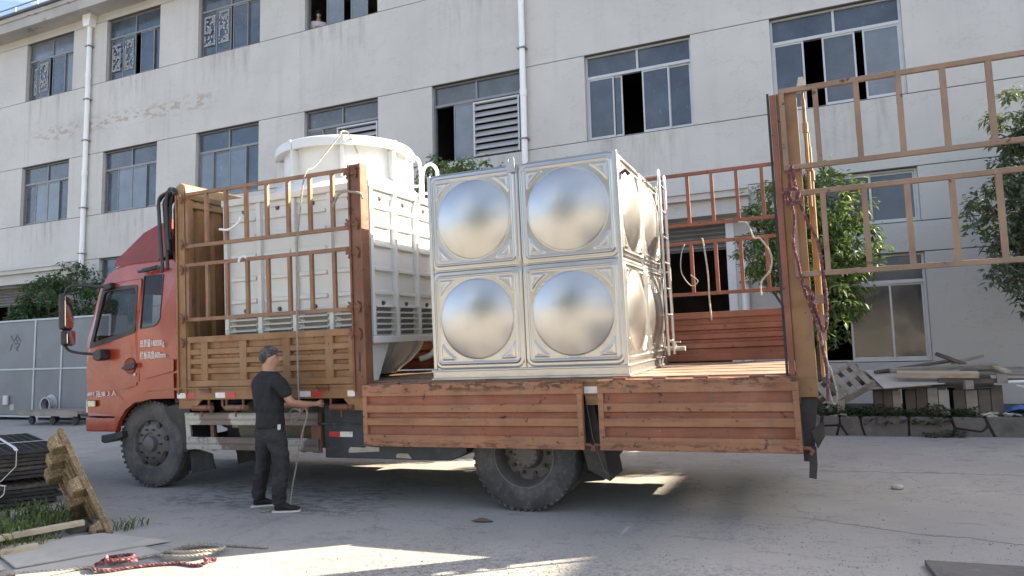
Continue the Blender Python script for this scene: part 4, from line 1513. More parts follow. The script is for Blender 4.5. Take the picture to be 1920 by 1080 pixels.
bm_.lathe([(.0005, -.012), (.018, -.012), (.018, .0), (.026, .0), (.026, .011)], (PW / 2, 0, 1.52), 'y', 10)
boltp_me = bm_.mesh('bolt')
boltp_me.materials.append(M['bolt'])
for face in range(4):
    T = {0: TL(X0, Y0, ZP0), 1: TL(X1, Y0, ZP0) @ Matrix.Rotation(R(90), 4, 'Z'), 2: TL(X1, Y1, ZP0) @ Matrix.Rotation(R(180), 4, 'Z'), 3: TL(X0, Y1, ZP0) @ Matrix.Rotation(R(270), 4, 'Z')}[face]
    T = Matrix.Translation(-Vector(TB)) @ T
    for k in range(4):
        o = link('side_panel', panel_me, None, tower)
        o.matrix_local = T @ TL(PW * k, 0, 0)
        for j in range(5):
            l_ = link('louvre', louvre_me, None, o, (0, 0, .012 + j * .064))
            l_ = link('louvre_shade', slot_me, None, o, (0, 0, .012 + j * .064))
        b = link('bolt', boltp_me, None, o)
        b['kind'] = 'stuff'
        r = MB()
        r.box(PW * k - .028, PW * k + .028, -.040, .029, 0.0, PH)
        for q_ in range(5):
            r.lathe([(.0005, -.048), (.008, -.048), (.008, -.0405)], (PW * k + .012, 0, .15 + q_ * .31), 'y', 6)
        ro = r.build('rib', M['white'], tower, bevel=.004)
        ro.matrix_local = T
m = tmb()
m.box(X0 - .05, X1 + .05, Y0 - .05, Y1 + .05, 3.322, 3.40)
m.build('top_flange', M['white'], tower, bevel=.01)
m = tmb()
m.box(X0 - .05, X1 + .05, Y0 - .05, Y1 + .05, 1.64, 1.718)
m.build('bottom_flange', M['white'], tower, bevel=.008)
m = tmb()
m.lathe([(.9, 1.639), (.86, 1.55), (.74, 1.42), (.62, 1.34), (.55, 1.27), (.0005, 1.265)], (-2.7, 1.2, 0), 'z', 48)
m.build('basin', M['white'], tower, True)
for a in (-75, -52, -20, 10, 40, 80, 140, 200, 250):
    m = tmb()
    pts = [(-2.7 + (r_ + .012) * math.cos(R(a)), 1.2 + (r_ + .012) * math.sin(R(a)), z) for r_, z in ((.9, 1.636), (.86, 1.55), (.74, 1.42), (.62, 1.34), (.56, 1.28))]
    m.tube(pts, .022, 6)
    m.build('basin_flange', M['white'], tower, True)
for (x, s) in ((X0 + .02, 1), (X1 - .05, -1)):
    for (y, t) in ((Y0, 1), (Y1, -1)):
        m = tmb()
        m.prism([(y, 1.639), (y + t * .36, 1.639), (y + t * .12, 1.245), (y, 1.245)], 'x', x, x + .03)
        m.build('foot_fin', M['white'], tower)
        m = tmb()
        xx = x + (.031 if s > 0 else -.001)
        m.prism([(xx, 1.639), (xx + s * .30, 1.639), (xx + s * .10, 1.245), (xx, 1.245)], 'y', y + (.002 if t > 0 else -.032), y + (.032 if t > 0 else -.002))
        m.build('foot_fin', M['white'], tower)
m = tmb()
m.lathe([(.98, 3.401), (.96, 3.43), (.86, 3.52), (.775, 3.60), (.765, 3.64)], (-2.67, 1.2, 0), 'z', 64)
m.build('roof_cone', M['white'], tower, True)
m = tmb()
m.lathe([(.765, 3.6), (.755, 3.7), (.757, 3.705), (.752, 3.79), (.754, 3.795), (.75, 3.9), (.76, 3.97), (.73, 3.98), (.72, 3.6)], (-2.67, 1.2, 0), 'z', 72, closed=True)
m.build('fan_drum', M['white'], tower, True, angle=30)
m = tmb()
m.lathe([(.765, 3.955), (.835, 3.935), (.85, 3.945), (.852, 4.03), (.83, 4.055), (.72, 4.06), (.70, 4.0), (.72, 3.96)], (-2.67, 1.2, 0), 'z', 72, closed=True)
m.build('drum_rim', M['white'], tower, True, angle=50)
for k in range(8):
    a = R(-58 + 45 * k)
    m = tmb()
    T = TL(-2.67, 1.2, 0) @ Matrix.Rotation(a, 4, 'Z')
    m.box(.74, .84, -.022, .022, 3.56, 3.938, T)
    m.box(.853, .862, -.022, .022, 3.938, 4.05, T)
    m.build('drum_rib', M['white'], tower)
m = tmb()
m.lathe([(.0005, 3.72), (.71, 3.72)], (-2.67, 1.2, 0), 'z', 32)
m.build('fan_guard', M['dark'], tower)
for y in (1.24, 1.68):
    m = tmb()
    m.tube(smoothpath([(-1.69, y, 3.30), (-1.64, y, 3.42), (-1.63, y, 3.72), (-1.66, y, 3.84), (-1.74, y, 3.89), (-1.82, y, 3.84), (-1.85, y, 3.72), (-1.85, y, 3.41)], 5), .022, 10)
    m.tube([(-1.64, y, 3.52), (-1.84, y, 3.52)], .018, 8)
    m.build('ladder_rail', M['white'], tower, True)
m = tmb()
m.tube(smoothpath([(-1.70, 1.55, 1.68), (-1.64, 1.55, 1.64), (-1.66, 1.53, 1.55), (-1.74, 1.5, 1.46), (-1.86, 1.46, 1.42)], 5), .035, 8)
m.build('overflow_pipe', M['white'], tower, True)

# ------------------------------------------------------------------ stainless sectional water tank
KB = (.055, 1.11, ZB_)
tank = empty('water_tank', 'shiny stainless steel panel water tank with big round bosses on the truck bed', 'water tank', onT(*KB))
N = 116
W_ = .492


def sstep(a, b, x):
    t = max(0, min(1, (x - a) / (b - a)))
    return t * t * (3 - 2 * t)


def relief(u, v):
    a, b = abs(u), abs(v)
    r_ = math.hypot(u, v)
    h = 0.0
    if r_ < .402:
        q = r_ / .402
        h = .006 + .072 * (1 - q ** 2.0)
        h *= sstep(.402, .392, r_)
    k = .04
    qx, qy = max(a - .435 + k, 0), max(b - .435 + k, 0)
    d = math.hypot(qx, qy) - k if (qx > 0 or qy > 0) else max(a - .435, b - .435)
    h += .017 * math.exp(-(d / .0075) ** 2)
    h += .004 * sstep(-.012, 0.0, -d) if d < 0 and r_ > .402 else 0
    t = max(a - .400, b - .400, .455 - r_)
    h += .012 * sstep(0.0, .012, -t) * (1 - .45 * sstep(.014, .026, -t)) if (a > .2 and b > .2) else 0
    if d > .04:
        h -= .008 * sstep(.040, .056, d)
    return h


vs, fs = [], []
for j in range(N + 1):
    for i in range(N + 1):
        u, v = (i / N * 2 - 1) * W_, (j / N * 2 - 1) * W_
        vs.append((u, -relief(u, v), v))
for j in range(N):
    for i in range(N):
        a = j * (N + 1) + i
        fs.append((a, a + 1, a + N + 2, a + N + 1))
pme = bpy.data.meshes.new('pressed_panel')
pme.from_pydata(vs, [], fs)
pme.polygons.foreach_set('use_smooth', [True] * len(pme.polygons))
pme.materials.append(M['steel'])
pme.update()
TX0, TX1, TY0, TY1 = -.93, 1.04, .125, 2.095
c0 = Matrix.Translation(-Vector(KB))
for j in range(2):
    z = 1.345 + .4935 + j * .987
    for i in range(2):
        d = .4925 + i * .985
        for T in (TL(TX0 + d, TY0, z), TL(TX1, TY0 + d, z) @ Matrix.Rotation(R(90), 4, 'Z'), TL(TX1 - d, TY1, z) @ Matrix.Rotation(R(180), 4, 'Z'), TL(TX0, TY1 - d, z) @ Matrix.Rotation(R(-90), 4, 'Z')):
            o = link('pressed_panel', pme, None, tank)
            o.matrix_local = c0 @ T
for i in range(2):
    for j in range(2):
        o = link('pressed_panel', pme, None, tank)
        o.matrix_local = c0 @ TL(TX0 + .4925 + .985 * i, TY0 + .4925 + .985 * j, 3.318) @ Matrix.Rotation(R(-90), 4, 'X')
m = MB(KB)
m.box(TX0 + .01, TX1 - .01, TY0 + .012, TY1 - .012, 1.34, 3.30)
m.build('core', M['steelflat'], tank)
m = MB(KB)
for (x, y) in ((TX0, TY0), (TX1, TY0), (TX0, TY1), (TX1, TY1)):
    sx, sy = (1 if x < 0 else -1), (1 if y < 1 else -1)
    xa, xb = sorted((x - sx * .008, x + sx * .03))
    ya, yb = sorted((y - sy * .008, y + sy * .03))
    m.box(xa, xb, ya, yb, 1.345, 3.322)
m.build('corner_seam', M['steelflat'], tank, bevel=.006)['kind'] = 'stuff'
for (xa, xb, ya, yb) in ((TX0 - .025, TX1 + .025, TY0 - .025, TY0 + .05), (TX0 - .025, TX1 + .025, TY1 - .05, TY1 + .025), (TX0 - .025, TX0 + .05, TY0 + .0505, TY1 - .0505), (TX1 - .05, TX1 + .025, TY0 + .0505, TY1 - .0505)):
    m = MB(KB)
    m.box(xa, xb, ya, yb, 1.242, 1.262)
    m.box(xa + .012, xb - .012, ya + .012, yb - .012, 1.262, 1.328)
    m.box(xa, xb, ya, yb, 1.328, 1.343)
    m.build('base_channel', M['steelflat'], tank, bevel=.003)
# top seams and weld strips
m = MB(KB)
m.box(TX0 + .985 - .006, TX0 + .985 + .006, TY0 - .006, TY0 + .004, 1.35, 3.31)
m.build('weld_seam', M['steelflat'], tank)
m = MB(KB)
m.box(TX0 + .01, TX1 - .01, TY0 - .006, TY0 + .004, 2.327, 2.337)
m.build('weld_seam', M['steelflat'], tank)
m = MB(KB)
lug = roundpoly([(-.045, 3.24), (-.05, 3.40), (.04, 3.40), (.045, 3.24)], [.005, .035, .035, .005])
hole = [(.0 + .018 * math.cos(t * .5236) - .004, 3.36 + .018 * math.sin(t * .5236)) for t in range(12)]
plate(m, [lug, hole], lambda x, z: TY0 - .034, .012)
m.build('lifting_lug', M['steelflat'], tank)
for y in (1.62, 1.98):
    m = MB(KB)
    m.tube(smoothpath([(1.16, y, 1.36), (1.16, y, 3.2), (1.16, y, 3.36), (1.15, y, 3.42)], 4), .017, 8)
    m.tube([(1.16, y, 3.36), (.98, y, 3.36)], .012, 6)
    m.tube([(1.16, y, 2.3), (1.04, y, 2.3)], .012, 6)
    m.build('ladder_rail', M['plate'], tank, True)
for k in range(7):
    m = MB(KB)
    z = 1.52 + .29 * k
    m.tube([(1.16, 1.62, z), (1.16, 1.98, z)], .011, 6)
    m.build('rung', M['plate'], tank, True)
m = MB(KB)
m.tube([(1.06, 2.02, 1.42), (1.28, 2.02, 1.42)], .028, 10)
m.tube([(1.17, 2.02, 1.42), (1.17, 2.02, 1.49)], .014, 8)
m.box(1.11, 1.23, 2.005, 2.035, 1.49, 1.505)
m.build('drain_valve', M['rag'], tank, True)
m = MB(KB)
m.tube([(1.06, .22, 3.12), (1.10, .22, 3.14), (1.13, .22, 3.10)], .02, 8)
m.build('vent', M['dark'], tank, True)

# ------------------------------------------------------------------ people
def skin(name, nodes, edges, root, mat, parent, sub=2):
    """one continuous limb-and-trunk surface grown on a skeleton; nodes: {key: (pos, (rx, ry))}"""
    keys = list(nodes)
    me = bpy.data.meshes.new(name)
    me.from_pydata([nodes[k][0] for k in keys], [(keys.index(a), keys.index(b)) for a, b in edges], [])
    o = bpy.data.objects.new(name, me)
    COL.objects.link(o)
    sm = o.modifiers.new('skin', 'SKIN')
    sm.use_smooth_shade = True
    for i, k in enumerate(keys):
        r = nodes[k][1]
        d = me.skin_vertices[0].data[i]
        d.radius = r if isinstance(r, tuple) else (r, r)
        d.use_root = (k == root)
    ss = o.modifiers.new('sub', 'SUBSURF')
    ss.levels = ss.render_levels = sub
    dg = bpy.context.evaluated_depsgraph_get()
    m2 = bpy.data.meshes.new_from_object(o.evaluated_get(dg))
    bpy.data.objects.remove(o)
    m2.name = name
    m2.materials.clear()
    m2.polygons.foreach_set('use_smooth', [True] * len(m2.polygons))
    return link(name, m2, mat, parent)


def crease(o, amp, sc, zs=1.0):
    from mathutils import noise
    me = o.data
    for v in me.vertices:
        p = v.co
        q = Vector((p.x * sc, p.y * sc, p.z * sc * zs))
        d = noise.noise(q) + .5 * noise.noise(q * 2.1)
        v.co = p + v.normal * d * amp


def ellipsoid(mbx, c, r, T=None, n=20, cut=None):
    vs, fs = [], []
    rows = n // 2
    for j in range(rows + 1):
        ph = math.pi * j / rows
        for i in range(n):
            th = 2 * math.pi * i / n
            p = Vector((r[0] * math.sin(ph) * math.cos(th), r[1] * math.sin(ph) * math.sin(th), r[2] * math.cos(ph)))
            if T is not None:
                p = T @ p
            vs.append(p + Vector(c))
    for j in range(rows):
        for i in range(n):
            fs.append((j * n + i, j * n + (i + 1) % n, (j + 1) * n + (i + 1) % n, (j + 1) * n + i))
    if cut:
        fs = [f for f in fs if cut(sum((vs[i] for i in f), Vector()) / 4)]
    mbx.add(vs, fs)


man = empty('person', 'man in black t-shirt and dark trousers standing by the truck pulling a rope', 'person', onT(-2.60, -.37, 0) @ Matrix.Rotation(R(-14), 4, 'Z') @ Matrix.Diagonal((1.22, 1.16, 1.085, 1)))
# local: x to his right, y ahead of him
HR = R(-22)                                    # the head looks a little to his right
hd = lambda x, y, z: (x * math.cos(HR) - y * math.sin(HR), x * math.sin(HR) + y * math.cos(HR) + .02, z)
B = {
    'pel': ((0, 0, .84), (.10, .085)), 'bel': ((0, .005, .97), (.10, .08)), 'che': ((0, 0, 1.13), (.115, .085)), 'nk0': ((0, -.005, 1.265), (.058, .055)), 'nk1': ((0, .006, 1.33), (.056, .060)),
    'jaw': (hd(0, .040, 1.382), (.056, .050)), 'sku': (hd(0, .0, 1.435), (.075, .086)), 'crn': (hd(0, -.008, 1.485), (.056, .062)),
    'nos': (hd(0, .102, 1.412), (.013, .013)),
    'er': (hd(.078, .0, 1.415), (.010, .018)), 'el': (hd(-.078, .0, 1.415), (.010, .018)),
    'sr': ((.125, .0, 1.20), (.04, .04)), 'ar': ((.180, .015, 1.11), (.04, .04)), 'elr': ((.205, .06, 1.00), (.036, .036)), 'far': ((.215, .19, .965), (.034, .034)), 'wr': ((.215, .31, .955), (.024, .020)), 'pr': ((.213, .365, .952), (.030, .018)),
    'sl': ((-.125, .0, 1.20), (.04, .04)), 'al': ((-.185, .025, 1.11), (.04, .04)), 'ell': ((-.195, .09, 1.00), (.036, .036)), 'fal': ((-.10, .20, .945), (.034, .034)), 'wl': ((.0, .285, .935), (.024, .020)), 'pl': ((.048, .315, .932), (.029, .018)),
}
E_ = [('pel', 'bel'), ('bel', 'che'), ('che', 'nk0'), ('nk0', 'nk1'), ('nk1', 'sku'), ('sku', 'crn'), ('sku', 'jaw'), ('jaw', 'nos'), ('sku', 'er'), ('sku', 'el'),
      ('che', 'sr'), ('sr', 'ar'), ('ar', 'elr'), ('elr', 'far'), ('far', 'wr'), ('wr', 'pr'), ('che', 'sl'), ('sl', 'al'), ('al', 'ell'), ('ell', 'fal'), ('fal', 'wl'), ('wl', 'pl')]
for s, base, pd in (('r', Vector((.213, .365, .952)), Vector((0, 1, -.05))), ('l', Vector((.048, .315, .932)), Vector((.85, .5, -.05)))):
    pd.normalize()
    sd = pd.cross(Vector((0, 0, 1))).normalized()
    for k in range(4):                          # four curled fingers and a thumb on each hand
        ln = (.036, .042, .040, .032)[k]
        o0 = base + pd * .022 + Vector((0, 0, (1.5 - k) * .019))
        p1 = o0 + pd * ln * .8 - sd * .004 * (1 if s == 'r' else -1)
        p2 = p1 + (-sd * (1 if s == 'r' else -1) * .026 + pd * .006)
        p3 = p2 + (-sd * (1 if s == 'r' else -1) * .010 - pd * .022)
        for q_, pp in enumerate((o0, p1, p2, p3)):
            B['%s%d%d' % (s, k, q_)] = (tuple(pp), .0085 if q_ < 3 else .0075)
        E_ += [('p' + s, '%s%d0' % (s, k))] + [('%s%d%d' % (s, k, q_), '%s%d%d' % (s, k, q_ + 1)) for q_ in range(3)]
    t0 = base + Vector((0, 0, .022)) - sd * .01 * (1 if s == 'r' else -1)
    for q_, pp in enumerate((t0, t0 + pd * .03 + Vector((0, 0, .012)), t0 + pd * .05 - sd * (1 if s == 'r' else -1) * .02)):
        B['%st%d' % (s, q_)] = (tuple(pp), .0095)
    E_ += [('p' + s, '%st0' % s), ('%st0' % s, '%st1' % s), ('%st1' % s, '%st2' % s)]
skin('body', B, E_, 'pel', M['skin'], man)
m = MB()                                        # cropped hair: a cap over the back and top of the skull
HT = Matrix.Rotation(HR, 4, 'Z').to_3x3()


def haircut(p):
    q = HT.transposed() @ (p - Vector((0, .02, 1.44)))
    return q.z > -.112 + .085 * sstep(-.035, .02, q.y) + .085 * sstep(.02, .065, q.y)


ellipsoid(m, hd(0, -.010, 1.436), (.0755, .090, .101), HT, 40, haircut)
m.build('hair', M['hair'], man, True)
T_ = {
    'hm0': ((0, .0, .745), (.150, .118)), 'hem': ((0, .0, .80), (.158, .122)), 'wai': ((0, .0, .92), (.142, .108)), 'rib': ((0, -.004, 1.06), (.155, .112)), 'sho': ((0, -.008, 1.185), (.165, .12)), 'col': ((0, -.008, 1.262), (.105, .085)), 'nck': ((0, -.002, 1.302), (.072, .068)),
    'sr': ((.13, -.006, 1.215), (.088, .085)), 'cr': ((.180, .008, 1.13), (.066, .062)), 'er': ((.196, .03, 1.04), (.064, .06)),
    'sl': ((-.13, -.006, 1.215), (.088, .085)), 'cl': ((-.183, .02, 1.13), (.066, .062)), 'el': ((-.196, .06, 1.04), (.064, .06)),
}
ts_ = skin('tshirt', T_, [('hm0', 'hem'), ('hem', 'wai'), ('wai', 'rib'), ('rib', 'sho'), ('sho', 'col'), ('col', 'nck'), ('sho', 'sr'), ('sr', 'cr'), ('cr', 'er'), ('sho', 'sl'), ('sl', 'cl'), ('cl', 'el')], 'rib', M['shirt'], man, 3)
crease(ts_, .009, 9, .6)
L = {
    'w': ((0, .0, .84), (.125, .095)), 'p': ((0, -.008, .74), (.135, .112)), 'hr': ((.085, .0, .68), (.085, .095)), 'tr': ((.105, .012, .54), (.078, .086)), 'kr': ((.118, .022, .42), (.070, .074)), 'k2r': ((.124, .006, .34), (.068, .07)), 'cr': ((.132, -.02, .22), (.066, .068)), 'ar': ((.138, -.03, .10), (.060, .064)), 'br': ((.14, -.03, .065), (.060, .064)),
    'hl': ((-.088, .0, .68), (.088, .098)), 'tl': ((-.125, .02, .54), (.078, .086)), 'kl': ((-.155, .04, .42), (.070, .074)), 'k2l': ((-.17, .03, .34), (.068, .07)), 'cl': ((-.19, .02, .22), (.066, .068)), 'al': ((-.205, .012, .10), (.060, .064)), 'bl': ((-.21, .012, .065), (.060, .064)),
}
tr_ = skin('trousers', L, [('w', 'p'), ('p', 'hr'), ('hr', 'tr'), ('tr', 'kr'), ('kr', 'k2r'), ('k2r', 'cr'), ('cr', 'ar'), ('ar', 'br'), ('p', 'hl'), ('hl', 'tl'), ('tl', 'kl'), ('kl', 'k2l'), ('k2l', 'cl'), ('cl', 'al'), ('al', 'bl')], 'p', M['trousers'], man, 3)
crease(tr_, .010, 9, 1.9)
for (x, y, a) in ((.14, -.03, -52), (-.21, .012, -40)):
    T = Matrix.Translation((x, y, 0)) @ Matrix.Rotation(R(a), 4, 'Z')
    nd = {'h': ((0, -.045, .048), (.034, .034)), 'm': ((0, .03, .046), (.036, .034)), 'b': ((0, .11, .034), (.042, .024)), 't': ((0, .175, .028), (.032, .016)), 'a': ((0, -.02, .10), (.042, .042))}
    nd = {k: (tuple(T @ Vector(v[0])), v[1]) for k, v in nd.items()}
    sh_ = skin('shoe', nd, [('h', 'm'), ('m', 'b'), ('b', 't'), ('m', 'a')], 'm', M['shoe'], man)
    m = MB()
    m.T = T
    m.prism(roundpoly([(-.024, -.062), (.024, -.062), (.030, .05), (.035, .12), (.022, .18), (-.022, .18), (-.033, .12), (-.028, .05)], .025), 'z', .001, .017)
    m.build('sole', M['sole'], sh_)
m = MB()
m.prism([(-.03, .80), (.0, .80), (-.004, .755), (-.026, .75)], 'x', .135, .148)
m.build('pocket_cloth', M['paper'], man)

wom = empty('person', 'person with dark hair in a white top looking out of an open third floor window', 'person', TL(-12.06, FY + .74, 9.56) @ Matrix.Rotation(R(218), 4, 'Z') @ Matrix.Rotation(R(-19), 4, 'X'))
wb = {'pel': ((0, 0, .85), .12), 'che': ((0, 0, 1.15), (.14, .1)), 'nk': ((0, 0, 1.34), .05), 'jaw': ((0, .035, 1.42), (.055, .06)), 'sku': ((0, 0, 1.48), (.075, .085)), 'crn': ((0, 0, 1.53), .06), 'nos': ((0, .10, 1.455), .013),
      'sr': ((.16, 0, 1.26), .05), 'er': ((.22, .06, 1.04), .04), 'wr': ((.12, .26, 1.08), .03), 'sl': ((-.16, 0, 1.26), .05), 'el': ((-.22, .06, 1.04), .04), 'wl': ((-.12, .26, 1.08), .03),
      'kr': ((.08, 0, .45), .06), 'fr': ((.08, 0, .05), .045), 'kl': ((-.08, 0, .45), .06), 'fl': ((-.08, 0, .05), .045)}
skin('body', wb, [('pel', 'che'), ('che', 'nk'), ('nk', 'jaw'), ('jaw', 'nos'), ('nk', 'sku'), ('sku', 'crn'), ('che', 'sr'), ('sr', 'er'), ('er', 'wr'), ('che', 'sl'), ('sl', 'el'), ('el', 'wl'), ('pel', 'kr'), ('kr', 'fr'), ('pel', 'kl'), ('kl', 'fl')], 'pel', M['skin'], wom)
skin('blouse', {'h': ((0, 0, .9), (.16, .12)), 'c': ((0, 0, 1.18), (.165, .12)), 'n': ((0, 0, 1.32), .07), 'sr': ((.165, 0, 1.26), .07), 'er': ((.21, .04, 1.1), .06), 'sl': ((-.165, 0, 1.26), .07), 'el': ((-.21, .04, 1.1), .06)},
     [('h', 'c'), ('c', 'n'), ('c', 'sr'), ('sr', 'er'), ('c', 'sl'), ('sl', 'el')], 'c', M['paper'], wom)
m = MB()
ellipsoid(m, (0, -.012, 1.495), (.094, .105, .11), None, 28, lambda p: p.y < .055 or p.z > 1.54)
m.build('hair', M['hairblack'], wom, True)


# ------------------------------------------------------------------ ropes on and around the truck
def rope(name, pts, r, mat, label, cat, mw=TF, n=6, twist=True, parent=None):
    pp = smoothpath(pts, n)
    base = pp[-1] if parent is None else Vector((0, 0, 0))
    m = MB(base)
    if twist and r > .006:                       # three strands laid round each other
        ln = 0
        acc = [0]
        for a, b in zip(pp, pp[1:]):
            ln += (b - a).length
            acc.append(ln)
        res = []
        step = max(r * 1.2, ln / 500)
        k = 0
        s = 0.0
        while s <= ln:
            while k < len(acc) - 2 and acc[k + 1] < s:
                k += 1
            t = (s - acc[k]) / max(1e-6, acc[k + 1] - acc[k])
            res.append((pp[k].lerp(pp[k + 1], t), s))
            s += step
        for st in range(3):
            line = []
            for i, (p, s) in enumerate(res):
                d = (res[min(i + 1, len(res) - 1)][0] - res[max(i - 1, 0)][0]).normalized()
                a = d.orthogonal().normalized() if abs(d.z) > .9 else d.cross(Vector((0, 0, 1))).normalized()
                b = d.cross(a)
                an = s / (r * 6.5) * 2 * math.pi / 1.0 + st * 2.094
                line.append(p + (a * math.cos(an) + b * math.sin(an)) * r * .5)
            m.tube(line, r * .56, 5)
    else:
        m.tube(pp, r, 7)
    if parent is not None:
        return m.build(name, mat, parent, True)
    o = m.build(name, mat, None, True)
    o.matrix_world = mw @ Matrix.Translation(base)
    return tag(o, label, cat)


rope('rope', [(-2.13, .66, 3.86), (-2.13, .52, 4.02), (-2.14, .46, 4.068), (-2.15, .38, 4.045), (-2.16, .345, 3.98), (-2.30, .10, 3.62), (-2.33, -.045, 3.50), (-2.40, -.06, 3.10), (-2.455, -.055, 2.72), (-2.47, -.065, 2.2), (-2.47, -.075, 1.6), (-2.46, -.09, 1.2), (-2.43, -.10, .97),
              (-2.36, -.12, 1.0), (-2.33, -.12, .93), (-2.38, -.16, .70), (-2.42, -.2, .42), (-2.47, -.22, .16), (-2.42, -.30, .03), (-2.33, -.34, .012), (-2.36, -.42, .012), (-2.50, -.40, .012), (-2.62, -.52, .012)], .0092, M['ropegrey'],
     'grey rope hanging from the tower over the rack into the hands of the man', 'rope')
rope('rope', [(-2.43, -.1, .97), (-2.50, -.13, .99), (-2.56, -.12, .93), (-2.52, -.12, .86), (-2.45, -.11, .90), (-2.43, -.10, .975)], .011, M['ropegrey'], 'small loop of grey rope held in the hands of the man', 'rope', twist=False)
rr = empty('rope', 'knotted maroon rope hanging down the rear post of the truck', 'rope', onT(2.58, -.09, 1.2))
o_ = Vector((2.58, -.09, 1.2))


def rrp(pts, r=.0135, mat='ropered'):
    rope('strand', [Vector(p) - o_ for p in pts], r, M[mat], '', '', parent=rr)


rrp([(2.50, -.08, 2.93), (2.505, -.10, 2.80), (2.50, -.10, 2.66), (2.52, -.1, 2.5), (2.50, -.095, 2.3), (2.53, -.09, 2.1), (2.55, -.08, 1.95), (2.60, -.08, 1.75), (2.64, -.08, 1.6), (2.66, -.06, 1.45), (2.68, -.05, 1.2), (2.66, -.05, 1.0)])
rrp([(2.53, -.08, 2.93), (2.545, -.1, 2.78), (2.57, -.1, 2.62), (2.62, -.09, 2.45), (2.68, -.06, 2.3), (2.70, -.05, 2.1), (2.715, -.04, 1.85), (2.70, -.04, 1.62), (2.67, -.05, 1.58), (2.64, -.06, 1.7), (2.60, -.08, 1.9)])
rrp([(2.45, -.08, 2.70), (2.49, -.11, 2.74), (2.55, -.12, 2.72), (2.56, -.12, 2.64), (2.50, -.125, 2.62), (2.47, -.12, 2.67), (2.52, -.13, 2.74), (2.57, -.12, 2.69), (2.53, -.13, 2.61), (2.47, -.11, 2.62)], .0145)
rrp([(2.56, -.1, 1.95), (2.60, -.11, 1.90), (2.62, -.1, 1.82), (2.58, -.11, 1.80), (2.60, -.12, 1.88)], .0145)
rrp([(2.66, -.06, 1.45), (2.69, -.06, 1.3), (2.68, -.05, 1.15), (2.71, -.05, 1.0), (2.74, -.05, 1.08), (2.70, -.05, 1.3)], .006, 'ropepale')
rope('rag_strip', [(1.92, 2.41, 2.86), (2.02, 2.39, 2.83), (2.08, 2.39, 2.66), (2.15, 2.38, 2.64), (2.25, 2.38, 2.46), (2.24, 2.38, 2.28), (2.13, 2.38, 2.14), (2.12, 2.38, 1.98)], .012, M['rag'], 'dirty white rag strip tied to the far rack near the rear post', 'rag')
rope('rag_strip', [(1.49, 2.40, 2.70), (1.51, 2.385, 2.66), (1.54, 2.385, 2.3), (1.54, 2.39, 1.95), (1.55, 2.39, 1.72)], .011, M['rag'], 'straight pale cord hanging from the lower far rack behind the tank', 'cord')
rope('rag_strip', [(1.29, 2.40, 2.66), (1.24, 2.38, 2.5), (1.24, 2.38, 2.3), (1.34, 2.38, 2.15), (1.42, 2.38, 2.2), (1.34, 2.38, 2.28)], .006, M['rag'], 'thin looped wire hanging from the lower far rack beside the tank', 'wire')
for pts, lab in (([(-3.55, -.04, 3.02), (-3.42, -.05, 3.0), (-3.33, -.05, 3.03), (-3.25, -.05, 3.08), (-3.24, -.05, 3.13)], 'white plastic strip tied across the upper front rack'),
                 ([(-3.28, -.04, 2.62), (-3.25, -.05, 2.66), (-3.20, -.05, 2.68), (-3.15, -.05, 2.65)], 'short white plastic scrap knotted on the lower front rack'),
                 ([(-1.98, -.05, 3.10), (-1.90, -.06, 3.22), (-1.80, -.07, 3.24), (-1.70, -.07, 3.22), (-1.63, -.05, 3.2), (-1.61, -.04, 3.13)], 'pale twine tied round the middle post')):
    rope('tie_strip', pts, .014, M['strap'] if 'white' in lab else M['ropepale'], lab, 'tie')
rb = empty('rubber_straps', 'bundle of black rubber straps hanging between the cab and the head board', 'straps', onT(-4.34, .1, 3.45))
for k in range(16):
    yy = -.05 + .028 * (k % 8)
    xx = -4.31 - .038 * (k % 5)
    ln = random.uniform(.35, .80)
    pts = [(-4.22, yy, 3.50 + .02 * (k % 3)), (-4.28, yy, 3.58 - .02 * (k % 3)), (xx - .02, yy - .01, 3.48 - .03 * (k % 4)), (xx - .04, yy, 3.28), (xx - .03 + random.uniform(-.02, .03), yy, 3.46 - ln), (xx - .02, yy, 3.40 - ln)]
    rope('strap', [Vector(p) - Vector((-4.34, .1, 3.45)) for p in pts], .019, M['black'], '', '', twist=False, parent=rb)

# ------------------------------------------------------------------ foreground left: gratings, pallet, boards, weeds
AU = Vector((-.902, .431, 0))
AV = Vector((-.431, -.902, 0))
GC = Vector((-8.12, 5.53, 0))
gm_ = MB()
LU, LV = 2.6, 1.2
nu, nv = 30, 14
for i in range(nu + 1):
    x = i * LU / nu
    gm_.box(x - .006, x + .006, 0, LV, 0, .030)
for j in range(nv + 1):
    y = j * LV / nv
    gm_.box(0, LU, y - .006, y + .006, .001, .0295)
gm_.box(-.012, -.0065, -.012, LV + .012, -.004, .031)
gm_.box(LU + .0065, LU + .012, -.012, LV + .012, -.004, .031)
gm_.box(-.012, LU + .012, -.012, -.0065, -.004, .0305)
gm_.box(-.012, LU + .012, LV + .0065, LV + .012, -.004, .0305)
grate_me = gm_.mesh('grating_sheet')
grate_me.materials.append(M['blackgrid'])
grate_old = grate_me.copy()
grate_old.materials.clear()
grate_old.materials.append(M['oldgrid'])
gb = gz(GC.x, GC.y)
lv = []
for k in range(5):
    lv.append((.03 + k * .046, 0))
for k in range(7):
    lv.append((.31 + k * .046, 1))
rg = random.Random(5)
